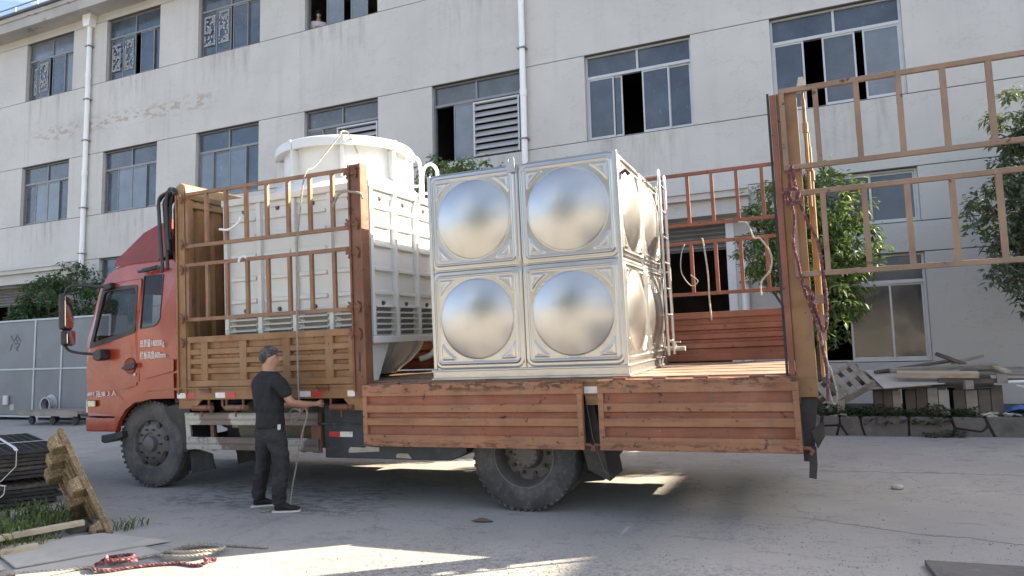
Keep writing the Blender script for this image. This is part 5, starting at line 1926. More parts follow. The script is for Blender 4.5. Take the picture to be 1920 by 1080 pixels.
for i, (z, b) in enumerate(lv):
    old = rg.random() < .45 and i not in (len(lv) - 1,)
    o = link('grating_sheet', grate_old if old else grate_me, None)
    Rm_ = Matrix((( AU.x, AV.x, 0, 0), (AU.y, AV.y, 0, 0), (0, 0, 1, 0), (0, 0, 0, 1)))
    off = GC + AU * (rg.uniform(-.05, .05) - (0 if b else .09)) + AV * rg.uniform(-.03, .05) + Vector((0, 0, gb + z))
    o.matrix_world = Matrix.Translation(off) @ Rm_ @ Matrix.Rotation(R(rg.uniform(-2.5, 2.5)), 4, 'Z')
    ordn = ('top', 'second', 'third', 'fourth', 'fifth', 'sixth', 'lowest')
    nb_ = 7 if b else 5
    at = len(lv) - 1 - i if b else 4 - i
    word = ordn[-1] if at == nb_ - 1 else ordn[at]
    lab = '%s black plastic grating sheet of the %s strapped bundle' % (word, 'upper' if b else 'lower') + (', counted from above' if at not in (0, nb_ - 1) else '')
    grp = 'plastic grating sheets in the strapped stack'
    tag(o, lab, 'grating', grp)


def band(pts, wd, lab):
    """flat strapping tape along a path"""
    pts = [Vector(p) for p in pts]
    m = MB(pts[-1])
    for a, b in zip(pts, pts[1:]):
        d = (b - a).normalized()
        s = d.cross(AU if abs(d.dot(AU)) < .7 else AV).normalized()
        t = AU if abs(d.dot(AU)) < .7 else AV
        t = (t - d * t.dot(d)).normalized() * wd / 2
        q = s * .002
        m.add([a - t - q, a + t - q, b + t - q, b - t - q, a - t + q, a + t + q, b + t + q, b - t + q], [(0, 1, 2, 3), (4, 7, 6, 5), (0, 4, 5, 1), (2, 6, 7, 3), (0, 3, 7, 4), (1, 5, 6, 2)])
    o = m.build('strap', M['strap'])
    o.location = pts[-1]
    tag(o, lab, 'strap')


zt = gb + .31 + 6 * .046 + .036
band([GC + AU * 2.5 + AV * .40 + Vector((0, 0, zt + .004)), GC + AU * .3 + AV * .40 + Vector((0, 0, zt + .005)), GC + AU * -.06 + AV * .42 + Vector((0, 0, zt + .003)), GC + AU * -.085 + AV * .42 + Vector((0, 0, zt - .03)), GC + AU * -.085 + AV * .42 + Vector((0, 0, zt - .17)), GC + AU * -.06 + AV * .55 + Vector((0, 0, zt - .32))], .035, 'white strapping band over the upper bundle of black gratings')
band([GC + AV * -.05 + AU * .95 + Vector((0, 0, zt - .3)), GC + AV * -.05 + AU * .95 + Vector((0, 0, zt + .006)), GC + AV * .6 + AU * .95 + Vector((0, 0, zt + .009)), GC + AV * 1.2 + AU * .95 + Vector((0, 0, zt + .006))], .035, 'white strapping band lying flat across the top of the gratings')
zl = gb + .26
band([GC + AU * .1 + AV * .62 + Vector((0, 0, zl + .008)), GC + AU * -.18 + AV * .52 + Vector((0, 0, zl + .006)), GC + AU * -.20 + AV * .53 + Vector((0, 0, zl - .08)), GC + AU * -.19 + AV * .66 + Vector((0, 0, zl - .20))], .035, 'short white strapping band round the lower bundle of gratings')

# moulded wood pallet standing on edge against the gratings
PT1, PB1 = Vector((-6.86, 4.70, 1.085)), Vector((-6.10, 4.70, gz(-6.1, 4.7) + .012))
pl_l = PB1 - PT1
LL = pl_l.length
ex = pl_l.normalized()
ey = Vector((-.81, .30, 0))
ey = (ey - ex * ey.dot(ex)).normalized()
ez = ex.cross(ey).normalized()
if ez.y > 0:
    ez = -ez
PM = Matrix(((ex.x, ey.x, ez.x, PT1.x), (ex.y, ey.y, ez.y, PT1.y), (ex.z, ey.z, ez.z, PT1.z), (0, 0, 0, 1)))
pal = empty('moulded_pallet', 'yellowed pressed wood pallet tilted on its edge beside the black gratings', 'pallet', PM)
m = MB()
m.box(0, LL, 0, .84, 0, .016)
m.box(-.006, .012, -.006, .846, .0161, .05)
m.box(LL - .012, LL + .006, -.006, .846, .0161, .05)
m.box(.0125, LL - .0125, -.006, .012, .0161, .05)
m.box(.0125, LL - .0125, .828, .846, .0161, .05)
m.build('deck', M['wmould'], pal, bevel=.006)
for i in range(3):
    for j in range(3):
        cx, cy = .10 + i * (LL - .20) / 2, .11 + j * .31
        m = MB()
        ax, ay = .088, .098
        v0 = [(cx - ax, cy - ay, .0165), (cx + ax, cy - ay, .0165), (cx + ax, cy + ay, .0165), (cx - ax, cy + ay, .0165)]
        v1 = [(cx + (p[0] - cx) * .72, cy + (p[1] - cy) * .72, .15) for p in v0]
        m.add(v0 + v1, [(0, 1, 5, 4), (1, 2, 6, 5), (2, 3, 7, 6), (3, 0, 4, 7), (4, 5, 6, 7)])
        m.build('foot', M['wmould'], pal, bevel=.018)
for j in range(4):
    m = MB()
    y = .27 + .1 * (j % 2) + .31 * (j // 2) - .03
    m.box(.2, LL - .2, y, y + .02, .0165, .04)
    m.build('stiffener', M['wmould'], pal, bevel=.006)


def flat_board(name, corners, th, zo, mat, lab, cat='board', bev=0):
    c0 = sum((Vector((p[0], p[1], 0)) for p in corners), Vector()) / len(corners)
    z0 = gz(c0.x, c0.y) + zo
    m = MB((c0.x, c0.y, z0))
    n = len(corners)
    a = [(p[0], p[1], gz(p[0], p[1]) + zo + (p[2] if len(p) > 2 else 0)) for p in corners]
    b = [(p[0], p[1], p[2] + th) for p in a]
    m.add(a + b, [tuple(range(n))[::-1], tuple(range(n, 2 * n))] + [(i, (i + 1) % n, n + (i + 1) % n, n + i) for i in range(n)])
    o = m.build(name, M[mat], bevel=bev)
    o.location = (c0.x, c0.y, z0)
    return tag(o, lab, cat)


flat_board('cement_board', [(-6.78, 4.02), (-6.15, 4.62), (-5.27, 4.60), (-5.90, 3.70)], .012, .010, 'board', 'large pale cement board lying flat in front of the weeds')
flat_board('cement_board', [(-5.86, 3.66), (-5.36, 4.42), (-5.06, 4.33), (-5.55, 3.50)], .010, .006, 'board', 'narrow pale cement board strip lying beside the rope')
flat_board('cement_board', [(-6.95, 3.55), (-6.72, 3.95), (-5.96, 3.66), (-6.2, 3.2)], .011, .007, 'board', 'pale cement board lying nearest the lower left corner')
flat_board('wood_plank', [(-6.98, 3.62, .0), (-6.90, 3.58, .0), (-6.36, 4.60, .02), (-6.44, 4.64, .02)], .045, .06, 'plankpale', 'pale square plank propped in the grass at the left', 'plank', .004)
flat_board('wood_plank', [(-6.75, 3.42), (-6.67, 3.38), (-6.24, 4.10), (-6.32, 4.14)], .04, .02, 'plankpale', 'shorter pale plank lying in front of the other plank', 'plank', .004)
flat_board('concrete_block', [(-6.66, 4.62), (-6.50, 4.55), (-6.42, 4.68), (-6.58, 4.76)], .09, .0, 'stone', 'grey concrete lump at the end of the pale plank', 'stone', .015)
flat_board('brick', [(-6.50, 4.78), (-6.38, 4.72), (-6.32, 4.82), (-6.44, 4.88)], .085, .0, 'brick', 'weathered brick standing behind the concrete lump', 'brick', .008)
flat_board('perforated_channel', [(-6.42, 4.66), (-6.18, 4.60), (-6.16, 4.66), (-6.40, 4.73)], .04, .003, 'dark', 'dark perforated metal strip at the foot of the tilted pallet', 'metal strip', .006)


def blades(name, area, n, hmin, hmax, mat, lab, wid=.012, seed=1, lean=.5):
    rs = random.Random(seed)
    m = MB((area[0], area[2], gz(area[0], area[2])))
    for _ in range(n):
        x, y = rs.uniform(area[0], area[1]), rs.uniform(area[2], area[3])
        z = gz(x, y)
        h_ = rs.uniform(hmin, hmax)
        a = rs.uniform(0, 6.283)
        d = Vector((math.cos(a), math.sin(a), 0))
        s = Vector((-d.y, d.x, 0)) * wid * rs.uniform(.6, 1.3)
        l = h_ * lean * rs.uniform(.3, 1.4)
        p0, p1, p2, p3 = Vector((x, y, z)), Vector((x, y, z + h_ * .55)) + d * l * .3, Vector((x, y, z + h_ * .85)) + d * l * .75, Vector((x, y, z + h_ * .8)) + d * l * 1.35
        m.add([p0 - s * .6, p0 + s * .6, p1 - s, p1 + s, p2 - s * .8, p2 + s * .8, p3], [(0, 1, 3, 2), (2, 3, 5, 4), (4, 5, 6)])
    o = m.build(name, M[mat])
    o.location = m.base
    return tag(o, lab, 'weeds', kind='stuff')


blades('grass', (-7.7, -6.6, 4.1, 4.6), 560, .05, .20, 'grass', 'bright grass growing in front of the grating stack', .0055, 1, .8)
blades('weeds', (-7.7, -6.75, 4.55, 5.0), 260, .06, .26, 'grass', 'dull weeds growing between the gratings and the tilted pallet', .007, 2, .7)
blades('grass', (-6.2, -6.0, 4.75, 5.0), 34, .04, .13, 'grass', 'small dry grass tuft behind the foot of the tilted pallet', .006, 3, .8)
blades('grass', (-6.95, -6.35, 3.75, 4.4), 330, .03, .11, 'grass', 'low yellow grass between the two pale planks', .005, 4, .9)


def grope(pts, r, mat, lab):
    rope('rope', [(x, y, gz(x, y) + r + z) for x, y, z in pts], r, M[mat], lab, 'rope', Matrix.Identity(4), 6)


grope([(-4.26, 4.68, 0), (-4.45, 4.66, 0), (-4.72, 4.62, .0), (-4.92, 4.50, 0), (-5.02, 4.33, .0), (-4.94, 4.22, .02), (-4.70, 4.22, .03), (-4.55, 4.34, .03), (-4.58, 4.50, .03), (-4.80, 4.50, .03), (-4.97, 4.36, .03), (-4.86, 4.24, .05), (-4.62, 4.30, .05), (-4.50, 4.44, .04), (-4.66, 4.56, .03), (-4.88, 4.46, .04), (-5.0, 4.28, .01), (-5.14, 4.12, 0), (-5.22, 3.98, .0)], .0135, 'ropepale', 'pale twisted rope coiled on the concrete in front of the man')
grope([(-4.42, 4.30, 0), (-4.48, 4.24, .02), (-4.40, 4.20, .02), (-4.47, 4.15, .0), (-4.66, 4.15, 0), (-4.84, 4.06, 0), (-4.98, 3.95, 0), (-5.06, 3.86, .0), (-5.16, 3.82, .02), (-5.22, 3.90, .03), (-5.12, 4.0, .04), (-4.98, 4.04, .03), (-5.02, 3.94, .05), (-5.14, 3.86, .05), (-5.18, 3.96, .06), (-5.06, 4.06, .06), (-4.96, 3.98, .07), (-5.08, 3.88, .07), (-5.17, 3.93, .08)], .0145, 'ropered', 'maroon rope bunched on the concrete beside the pale rope coil')
grope([(-5.18, 3.84, .0), (-5.30, 3.88, 0), (-5.42, 3.78, 0), (-5.60, 3.68, 0), (-5.85, 3.55, 0), (-6.1, 3.4, 0)], .015, 'ropepale', 'end of pale rope running along the bottom left edge')

# ------------------------------------------------------------------ left background: sheet metal chamber and cart
DB = (-20.2, 12.75, .30)
duct = empty('metal_chamber', 'grey sheet metal air handling chamber with a round port left of the cab', 'chamber', TL(*DB))


def dmb():
    return MB(DB)


xs_ = [-24.5, -22.3, -19.52, -18.42, -16.6]
m = dmb()
m.box(-24.5, -16.6, 12.52, 13.0, .42, 3.02)
m.build('casing', M['galv'], duct)
for i in range(4):
    for (za, zb) in ((.46, 1.66), (1.71, 2.98)):
        m = dmb()
        m.box(xs_[i] + .03, xs_[i + 1] - .03, 12.508, 12.519, za, zb)
        m.build('panel', M['galv'], duct, bevel=.004)
for x in xs_:
    m = dmb()
    m.box(x - .03, x + .03, 12.49, 12.5075, .42, 3.05)
    m.build('angle_bar', M['galvlight'], duct)
for z in (.40, 1.665, 3.0):
    m = dmb()
    m.box(-24.5, -16.6, 12.48, 12.4895, z, z + .045)
    m.build('angle_bar', M['galvlight'], duct)
m = dmb()
m.lathe([(.0005, .10), (.17, .10), (.17, -.16), (.20, -.16), (.20, -.14), (.185, -.12), (.185, .0), (.26, .0), (.26, .02)], (-18.78, 12.50, .74), 'y', 32)
po = m.build('port', M['galvlight'], duct, True)
m = dmb()
m.lathe([(.0005, -.02), (.165, -.02)], (-18.78, 12.50, .74), 'y', 24)
m.build('port_hole', M['dark'], po)
m = dmb()
m.box(-20.72, -20.52, 12.44, 12.505, .72, .98)
m.build('switch_box', M['framelight'], duct, bevel=.02)
m = dmb()
m.box(-20.48, -20.30, 12.5, 12.507, .58, .74)
m.build('sticker', M['rag'], duct)
for x in (-24, -21.5, -19.4, -17.2):
    m = dmb()
    m.box(x - .12, x + .12, 12.5, 12.9, .12, .40)
    m.build('leg', M['galvlight'], duct)
text('mark', '冷', .52, (-20.62 - DB[0], 12.488 - DB[1] + .012, 2.22 - DB[2]), (R(90), 0, 0), M['greytext'], duct)
cart = empty('platform_cart', 'low flat platform cart on castors in front of the metal chamber', 'cart', TL(-17.4, 11.9, gz(-17.4, 11.9)))
CB = (-17.4, 11.9, gz(-17.4, 11.9))
m = MB(CB)
z0 = CB[2]
m.box(-18.5, -16.3, 11.5, 12.3, z0 + .28, z0 + .34)
m.box(-18.52, -16.28, 11.48, 11.499, z0 + .22, z0 + .35)
m.build('platform', M['plank'], cart)
for x in (-18.1, -17.3, -16.5):
    for y in (11.6, 12.2):
        m = MB(CB)
        m.lathe([(.0005, -.03), (.10, -.03), (.11, 0), (.10, .03), (.0005, .03)], (x, y, z0 + .11), 'y', 18)
        m.box(x - .04, x + .04, y - .04, y + .04, z0 + .15, z0 + .28)
        m.build('castor', M['dark'], cart, True)


# ------------------------------------------------------------------ trees
def leaf_cloud(blobs, n, size, base, rs, droop=.5, lump=13):
    m = MB(base)
    tot = sum(b[3] * b[4] * b[5] for b in blobs)
    for b in blobs:
        cl = max(3, int(n / lump * (b[3] * b[4] * b[5]) / tot))
        for _ in range(cl):
            while True:
                d = Vector((rs.gauss(0, 1), rs.gauss(0, 1), rs.gauss(0, 1)))
                if d.length > .1:
                    break
            d.normalize()
            rad = rs.uniform(.35, 1.0) ** .45 * rs.uniform(.86, 1.08)
            c = Vector((b[0] + d.x * b[3] * rad, b[1] + d.y * b[4] * rad, b[2] + d.z * b[5] * rad))
            for k in range(lump):
                a = rs.uniform(0, 6.283)
                el = rs.uniform(-.9, .55)
                f = Vector((math.cos(a) * math.cos(el), math.sin(a) * math.cos(el), math.sin(el) - droop * .35)).normalized()
                s = f.cross(Vector((0, 0, 1))).normalized()
                up = s.cross(f)
                L_2 = size * rs.uniform(.7, 1.25)
                w_2 = L_2 * rs.uniform(.17, .24)
                s = (s + up * rs.uniform(-.5, .5)).normalized()
                p = c + f * size * .25 + Vector((rs.gauss(0, 1), rs.gauss(0, 1), rs.gauss(0, 1))) * size * .35
                tip = p + f * L_2 - Vector((0, 0, L_2 * droop * .35))
                mid = p + f * L_2 * .45
                m.add([p, mid + s * w_2 + up * w_2 * .25, tip, mid - s * w_2 + up * w_2 * .25], [(0, 1, 2), (0, 2, 3)])
    return m


def tree(x, y, z0, blobs, n, size, mat, lab, seed, trunk_r=.09):
    rs = random.Random(seed)
    t = empty('tree', lab, 'tree', TL(x, y, z0))
    b0 = Vector((x, y, z0))
    top = Vector((sum(b[0] for b in blobs) / len(blobs), sum(b[1] for b in blobs) / len(blobs), max(b[2] for b in blobs)))
    m = MB(b0)
    mid = b0.lerp(top, .45) + Vector((rs.uniform(-.1, .1), rs.uniform(-.1, .1), 0))
    path = smoothpath([b0 - Vector((0, 0, .1)), mid, top], 5)
    m.tube(path, trunk_r, 10, rr=[trunk_r * (1 - .75 * i / (len(path) - 1)) for i in range(len(path))])
    m.build('trunk', M['bark'], t, True)
    for b in blobs:
        for q in range(3):
            st = path[rs.randrange(3, len(path) - 2)]
            en = Vector((b[0] + rs.uniform(-.6, .6) * b[3], b[1] + rs.uniform(-.6, .6) * b[4], b[2] + rs.uniform(-.3, .6) * b[5]))
            m = MB(b0)
            pp = smoothpath([st, st.lerp(en, .5) + Vector((0, 0, .12)), en], 4)
            m.tube(pp, .03, 6, rr=[.035 * (1 - .8 * i / (len(pp) - 1)) for i in range(len(pp))])
            m.build('limb', M['bark'], t, True)
    c = leaf_cloud(blobs, n, size, b0, rs).build('crown', M[mat], t)
    c['kind'] = 'stuff'
    return t


tree(-20.2, 13.6, .4, [(-20.7, 13.5, 3.5, 1.1, .6, 1.0), (-19.5, 13.5, 3.9, .95, .6, .85), (-18.3, 13.5, 3.3, .75, .55, .95), (-21.6, 13.5, 2.9, .7, .55, .8), (-19.6, 13.5, 2.6, 1.2, .55, .8), (-17.9, 13.5, 2.8, .6, .5, .7)], 8500, .13, 'leafdark', 'dense dark green tree behind the metal chamber left of the cab', 21)
tree(-6.6, 12.7, .5, [(-6.9, 12.6, 5.1, .75, .7, .75), (-6.2, 12.6, 5.2, .7, .7, .55), (-5.75, 12.6, 4.9, .55, .6, .55), (-6.6, 12.6, 4.2, 1.0, .8, .9), (-7.1, 12.6, 5.5, .35, .4, .42)], 8000, .12, 'leaf', 'green tree top showing between the cooling tower and the steel tank', 22)
tree(-.1, 12.7, .6, [(-.35, 12.5, 4.0, .65, .7, .62), (.25, 12.5, 4.0, .62, .7, .65), (.62, 12.5, 3.3, .45, .6, .55), (-.75, 12.5, 3.25, .5, .6, .5), (-.1, 12.5, 3.2, .8, .75, .7), (.3, 12.5, 2.6, .55, .6, .5), (.22, 12.3, 2.0, .3, .4, .28)], 9500, .115, 'leaf', 'bright green tree behind the open rear of the truck bed', 23, .07)
tree(3.35, 12.6, .6, [(2.95, 12.5, 5.0, .42, .5, .62), (3.3, 12.5, 4.5, .72, .7, .7), (2.75, 12.4, 3.7, .62, .6, .55), (3.5, 12.5, 3.4, .9, .8, .9), (2.65, 12.3, 2.95, .42, .5, .45), (3.2, 12.4, 2.5, .6, .6, .55), (3.9, 12.5, 4.2, .8, .7, .9)], 14000, .12, 'leafgrey', 'dull green tree at the right edge in front of the factory wall', 24)

tree(-7.0, -9.5, -.4, [(-6.8, -9.5, 6.4, 2.8, 2.0, 2.5), (-9.4, -9.3, 5.0, 2.2, 1.6, 2.0), (-4.6, -9.6, 5.4, 2.0, 1.6, 2.1), (-6.8, -9.5, 3.4, 3.0, 1.6, 1.6)], 14000, .42, 'leafdark', 'unseen broad dark tree added behind the camera to darken reflections', 31, .16)  # added out of view as a dark mass for the tank to reflect
tree(7.2, -9.6, -.3, [(7.2, -9.6, 4.8, 2.0, 1.8, 1.8), (8.9, -9.4, 3.9, 1.5, 1.4, 1.5), (5.7, -9.6, 4.0, 1.4, 1.3, 1.4), (7.2, -9.6, 2.9, 1.8, 1.5, 1.3)], 12000, .42, 'leafdark', 'unseen round dark tree added behind the camera beside the shed', 32, .16)  # second added tree, out of view, to one side of the reflection

# ------------------------------------------------------------------ planter with stone edging, weeds and timber scrap at the right
PZ0, PZ1 = .40, .715
plw = empty('planter_wall', 'low retaining wall of grey rubble stones in front of the factory', 'wall', TL(1.2, 11.4, PZ0))
PB_ = (1.2, 11.4, PZ0)
st = [[(.02, .57), (.41, .62), (.42, 1), (.05, .97)], [(.0, .02), (.30, .0), (.385, .53), (.02, .5)], [(.35, .0), (.62, .0), (.43, .53)], [(.455, .98), (.455, .62), (.66, .0), (1.0, .0), (.94, .5), (.90, 1)],
      [(.945, .98), (.985, .5), (1.05, .0), (2.0, .0), (2.02, 1)], [(2.07, 1), (2.05, .0), (2.93, .02), (3.02, .5), (2.95, .96)], [(3.0, 1), (3.07, .53), (3.6, .40), (3.72, .62), (3.68, .98)], [(2.99, .0), (3.88, .0), (3.77, .54), (3.62, .34), (3.08, .47)], [(3.73, .98), (3.83, .5), (3.94, .0), (4.9, .0), (4.95, 1)]]
for rep in range(3):
    for pts in st:
        m = MB(PB_)
        pg = [(-.02 - 2.72 + (rep * 4.98 + p[0]) * .546, PZ0 + p[1] * (PZ1 - PZ0)) for p in pts]
        y = 11.36 + random.uniform(-.02, .02)
        if rep == 0 and pg[0][0] < -1.2:
            pass
        m.prism(roundpoly(pg, .02, 2), 'y', y, 11.58)
        m.build('stone', M['stone'], plw, bevel=.014)
m = MB(PB_)
m.box(-2.8, 5.6, 11.41, 11.6, PZ0 - .1, PZ1 - .02)
m.build('joint', M['mortar'], plw)
s_ = MB((1.2, 13, .6))
s_.box(-2.75, 5.6, 11.59, FY - .01, .3, .70)
o = s_.build('planting_bed', M['soil'])
o.location = (1.2, 13, .6)
tag(o, 'dark soil of the planting bed behind the stone wall', kind='structure')


def creeper(area, n, lab, seed, zb, h, size=.05):
    rs = random.Random(seed)
    m = MB((area[0], area[2], zb))
    for _ in range(n):
        x, y = rs.uniform(area[0], area[1]), rs.uniform(area[2], area[3])
        z = zb + rs.random() ** 1.6 * h * (.5 + .5 * math.sin(x * 5 + seed) ** 2)
        a = rs.uniform(0, 6.283)
        f = Vector((math.cos(a), math.sin(a) , rs.uniform(-.3, .7))).normalized()
        s = f.cross(Vector((0, 0, 1))).normalized()
        L_2 = size * rs.uniform(.7, 1.5)
        p = Vector((x, y, z))
        m.add([p, p + f * L_2 * .5 + s * L_2 * .3, p + f * L_2, p + f * L_2 * .5 - s * L_2 * .3], [(0, 1, 2, 3)])
    o = m.build('weeds', M['weed'])
    o.location = m.base
    tag(o, lab, 'weeds', kind='stuff')


creeper((.05, 1.95, 11.36, 11.95), 2600, 'creeping green weeds along the top of the stone wall', 7, .70, .17, .055)
creeper((-2.6, .1, 11.4, 12.3), 1300, 'weeds on the planting bed behind the truck', 8, .70, .15, .055)
creeper((1.25, 1.75, 11.26, 11.37), 170, 'small weed clump at the foot of the stone wall', 9, .435, .14, .045)
creeper((.55, 1.6, 11.31, 11.4), 260, 'weeds hanging over the front of the stone wall', 10, .60, .14, .05)


def obox(name, c, size, rot, mat, lab, cat, bev=.004):
    m = MB()
    x, y, z = size
    m.box(-x / 2, x / 2, -y / 2, y / 2, 0, z)
    o = m.build(name, M[mat], bevel=bev)
    o.location = c
    o.rotation_euler = Euler([R(a) for a in rot])
    return tag(o, lab, cat)


# tilted broken pallet
e1 = Vector((.56, .06, .33)).normalized()
e2 = Vector((.05, .75, .62))
e2 = (e2 - e1 * e2.dot(e1)).normalized()
e3 = e1.cross(e2)
PO = Vector((.10, 11.50, .84))
tp_ = empty('wood_pallet', 'broken grey slatted pallet leaning at the left end of the timber pile', 'pallet', Matrix(((e1.x, e2.x, e3.x, PO.x), (e1.y, e2.y, e3.y, PO.y), (e1.z, e2.z, e3.z, PO.z), (0, 0, 0, 1))))
for y in (0, .28, .56):
    m = MB()
    m.box(-.05, .72, y, y + .045, -.10, -.001)
    m.build('bearer', M['plank'], tp_, bevel=.004)
for k in range(5):
    m = MB()
    x = .02 + k * .145
    m.box(x, x + .085, -.01, .64, 0, .02)
    m.build('slat', M['plank' if k != 1 else 'plankdark'], tp_, bevel=.003)
# old crates holding up the pile
for k, (x0, x1, mt, lab) in enumerate(((.70, 1.06, 'plankdark', 'dark old crate under the left end of the timber pile'), (1.10, 1.66, 'plank', 'brown old crate under the middle of the timber pile'), (1.70, 2.3, 'plankdark', 'dark old crate under the right end of the timber pile'))):
    b0 = ((x0 + x1) / 2, 12.0, .70)
    cr_ = empty('crate', lab, 'crate', TL(*b0))
    m = MB(b0)
    m.box(x0 + .03, x1 - .03, 11.73, 12.4, .70, 1.10)
    m.build('crate_body', M['plankdark'], cr_)
    nb_ = max(3, int((x1 - x0) / .12))
    for i in range(nb_):
        m = MB(b0)
        xa = x0 + (x1 - x0) * i / nb_
        m.box(xa + .006, xa + (x1 - x0) / nb_ - .006, 11.705 + random.uniform(-.01, .01), 11.729, .70, 1.10 + random.uniform(-.05, .03))
        m.build('board', M[('plank', 'plankdark', 'ply', 'plankdark', 'plankpale')[(i * 7 + k) % 5] if k == 1 else ('plankdark', 'plank', 'plankdark')[(i * 2 + k) % 3]], cr_, bevel=.004)
obox('plywood_sheet', (1.12, 11.92, 1.24), (.80, .85, .014), (16, -4, 12), 'board', 'large grey plywood sheet sloping at the front of the timber pile', 'board', .002)
obox('plywood_sheet', (1.0, 11.98, 1.21), (.82, .85, .014), (15, -3, 4), 'plank', 'weathered sheet under the grey plywood on the pile', 'board', .002)
obox('plywood_sheet', (.92, 12.02, 1.17), (.82, .85, .014), (13, -2, -2), 'plankdark', 'dark sheet lowest at the left front of the timber pile', 'board', .002)
obox('plywood_sheet', (1.75, 12.1, 1.18), (1.0, .8, .016), (12, 1, -6), 'plankdark', 'dark sheet lying at the middle of the timber pile', 'board', .002)
obox('wood_plank', (1.52, 11.68, 1.25), (1.0, .12, .075), (14, 1, -3), 'plankpale', 'pale thick plank lying along the front of the pile', 'plank')
obox('wood_plank', (1.62, 11.86, 1.345), (1.35, .10, .055), (10, -2, 3), 'plank', 'long grey plank resting on top of the pile', 'plank')
obox('wood_plank', (2.42, 11.95, 1.30), (1.15, .30, .03), (18, 2, -4), 'plank', 'wide grey plank at the right of the pile', 'plank')
obox('wood_plank', (1.3, 12.15, 1.38), (1.1, .10, .03), (10, -8, 7), 'plankdark', 'thin dark batten sloping behind the long plank', 'plank')
obox('wood_plank', (1.75, 12.05, 1.47), (.40, .09, .05), (0, 24, 10), 'plankdark', 'short dark plank pointing up from the pile', 'plank')
obox('wood_plank', (1.98, 12.1, 1.46), (.42, .09, .045), (0, -14, -8), 'plank', 'short grey plank crossed over the dark one', 'plank')
obox('wood_plank', (2.30, 11.80, 1.345), (.10, .34, .03), (18, 0, 24), 'plankpale', 'short board end lying across the wide plank', 'plank')
obox('wood_plank', (2.1, 11.68, 1.16), (1.15, .10, .06), (0, 0, 2), 'plankdark', 'dark beam under the wide plank', 'plank')
obox('wood_block', (1.88, 11.60, 1.08), (.10, .12, .12), (0, 0, 8), 'plank', 'small square wood block hanging at the front of the pile', 'wood block')
obox('wood_block', (2.28, 11.60, 1.16), (.12, .12, .12), (0, 0, -6), 'plank', 'square wood block on the dark beam', 'wood block')
obox('wood_plank', (.24, 11.52, .70), (.10, .04, .42), (0, 4, 10), 'plank', 'upright plank stub left of the leaning pallet', 'plank')
m = MB()
m.tube([(-.3, 0, 0), (.3, 0, .02)], .02, 10)
o = m.build('white_pipe', M['pipe'], None, True)
o.location = (2.55, 11.62, 1.17)
tag(o, 'white plastic pipe sticking out at the right of the pile', 'pipe')
m = MB()
m.tube([(-.3, 0, .09), (.32, 0, -.07)], .014, 8)
o = m.build('white_pipe', M['pipe'], None, True)
o.location = (2.75, 11.66, 1.04)
tag(o, 'thin white stick sloping below the white pipe', 'stick')
rs = random.Random(3)
m = MB()
n = 14
vs = [(-.32 + .64 * i / n, -.22 + .44 * j / n, .05 + .09 * math.sin(i * .5) * math.sin(j * .45 + .4) + rs.uniform(-.015, .015)) for j in range(n + 1) for i in range(n + 1)]
m.add(vs, [(j * (n + 1) + i, j * (n + 1) + i + 1, (j + 1) * (n + 1) + i + 1, (j + 1) * (n + 1) + i) for j in range(n) for i in range(n)])
o = m.build('plastic_sheet', M['blue'], None, True)
o.location = (2.6, 11.68, .73)
tag(o, 'crumpled blue plastic sheet at the right end of the wall', 'sheet')
for (x, y, sx, sz, lab) in ((2.1, 11.5, .18, .05, 'flat white rubbish scrap on the stone wall'), (2.16, 11.62, .10, .09, 'crumpled white bag beside the blue sheet'), (2.36, 11.52, .16, .06, 'white foam scrap in front of the blue sheet'), (.2, 11.46, .18, .03, 'pale broken slab at the left end of the wall')):
    m = MB()
    for k in range(5):
        a = Euler((rs.uniform(-.3, .3), rs.uniform(-.3, .3), rs.uniform(0, 3))).to_matrix().to_4x4()
        c = Matrix.Translation((rs.uniform(-.5, .5) * sx, rs.uniform(-.3, .3) * sx, rs.uniform(.1, .6) * sz)) @ a
        m.box(-sx * .3, sx * .3, -sx * .2, sx * .2, 0, sz * .35, c)
    o = m.build('rubbish', M['rag'], None, bevel=.004)
    o.location = (x, y, .705)
    o['kind'] = 'stuff'
    tag(o, lab, 'rubbish')

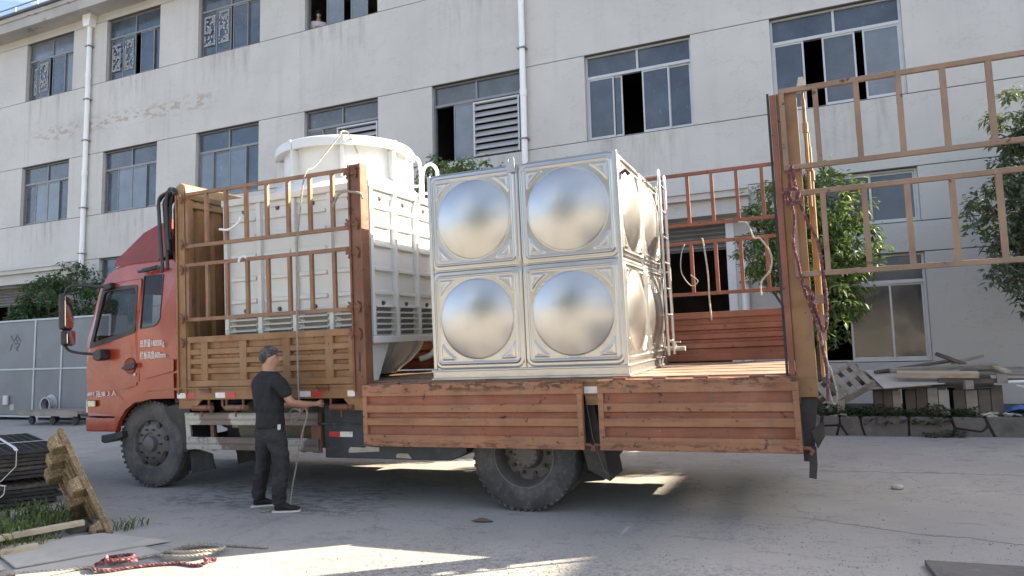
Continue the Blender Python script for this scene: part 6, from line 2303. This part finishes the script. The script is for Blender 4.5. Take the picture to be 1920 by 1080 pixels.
# ------------------------------------------------------------------ litter and gravel on the yard
flat_board('concrete_slab', [(.56, 5.53), (1.4, 5.56), (1.5, 4.7), (.62, 4.6), (.60, 5.1)], .035, .004, 'stone', 'flat grey concrete slab lying at the lower right corner', 'slab')
m = MB()
m.tube([(-.10, 0, .012), (0, .01, .02), (.10, .035, .012)], .02, 6, rr=[.004, .026, .004])
o = m.build('dead_leaf', M['plankdark'], None, True)
o.location = (-2.86, 5.83, gz(-2.86, 5.83))
tag(o, 'dark curled leaf on the concrete before the rear wheel', 'leaf')
m = MB()
m.tube([(-.07, .02, .008), (0, .0, .014), (.08, -.02, .008)], .016, 6, rr=[.004, .02, .004])
o = m.build('dead_leaf', M['plankdark'], None, True)
o.location = (.27, 4.55, gz(.27, 4.55))
tag(o, 'dark curled leaf on the bare concrete at the right', 'leaf')
m = MB()
ellipsoid(m, (0, 0, .02), (.06, .05, .03), None, 10)
o = m.build('stone_chip', M['rag'], None, True)
o.location = (.62, 7.9, gz(.62, 7.9))
tag(o, 'small white stone chip on the concrete right of the truck', 'stone')
rs = random.Random(9)
m = MB((-2, 5, 0))
for i in range(6500):
    if i < 3300:
        x, y = rs.uniform(-5.5, 2.2), rs.uniform(2.6, 6.2)
    elif i < 5000:
        x, y = rs.gauss(-1.6, .9), rs.gauss(4.6, .5)
    else:
        x, y = rs.uniform(-9, 3), rs.uniform(5, 11)
    s = rs.uniform(.004, .010) * (1.5 if rs.random() < .06 else 1)
    z = gz(x, y)
    a = rs.uniform(0, 6.28)
    p = [(x + s * math.cos(a + k * 2.09) * rs.uniform(.7, 1.4), y + s * math.sin(a + k * 2.09) * rs.uniform(.7, 1.4), z - .001) for k in range(3)]
    m.add(p + [(x + rs.uniform(-.3, .3) * s, y + rs.uniform(-.3, .3) * s, z + s * rs.uniform(.5, 1.0))], [(0, 1, 3), (1, 2, 3), (2, 0, 3)])
o = m.build('gravel', M['pebble'])
o.location = m.base
tag(o, 'loose gravel chips scattered over the concrete yard', 'gravel', kind='stuff')
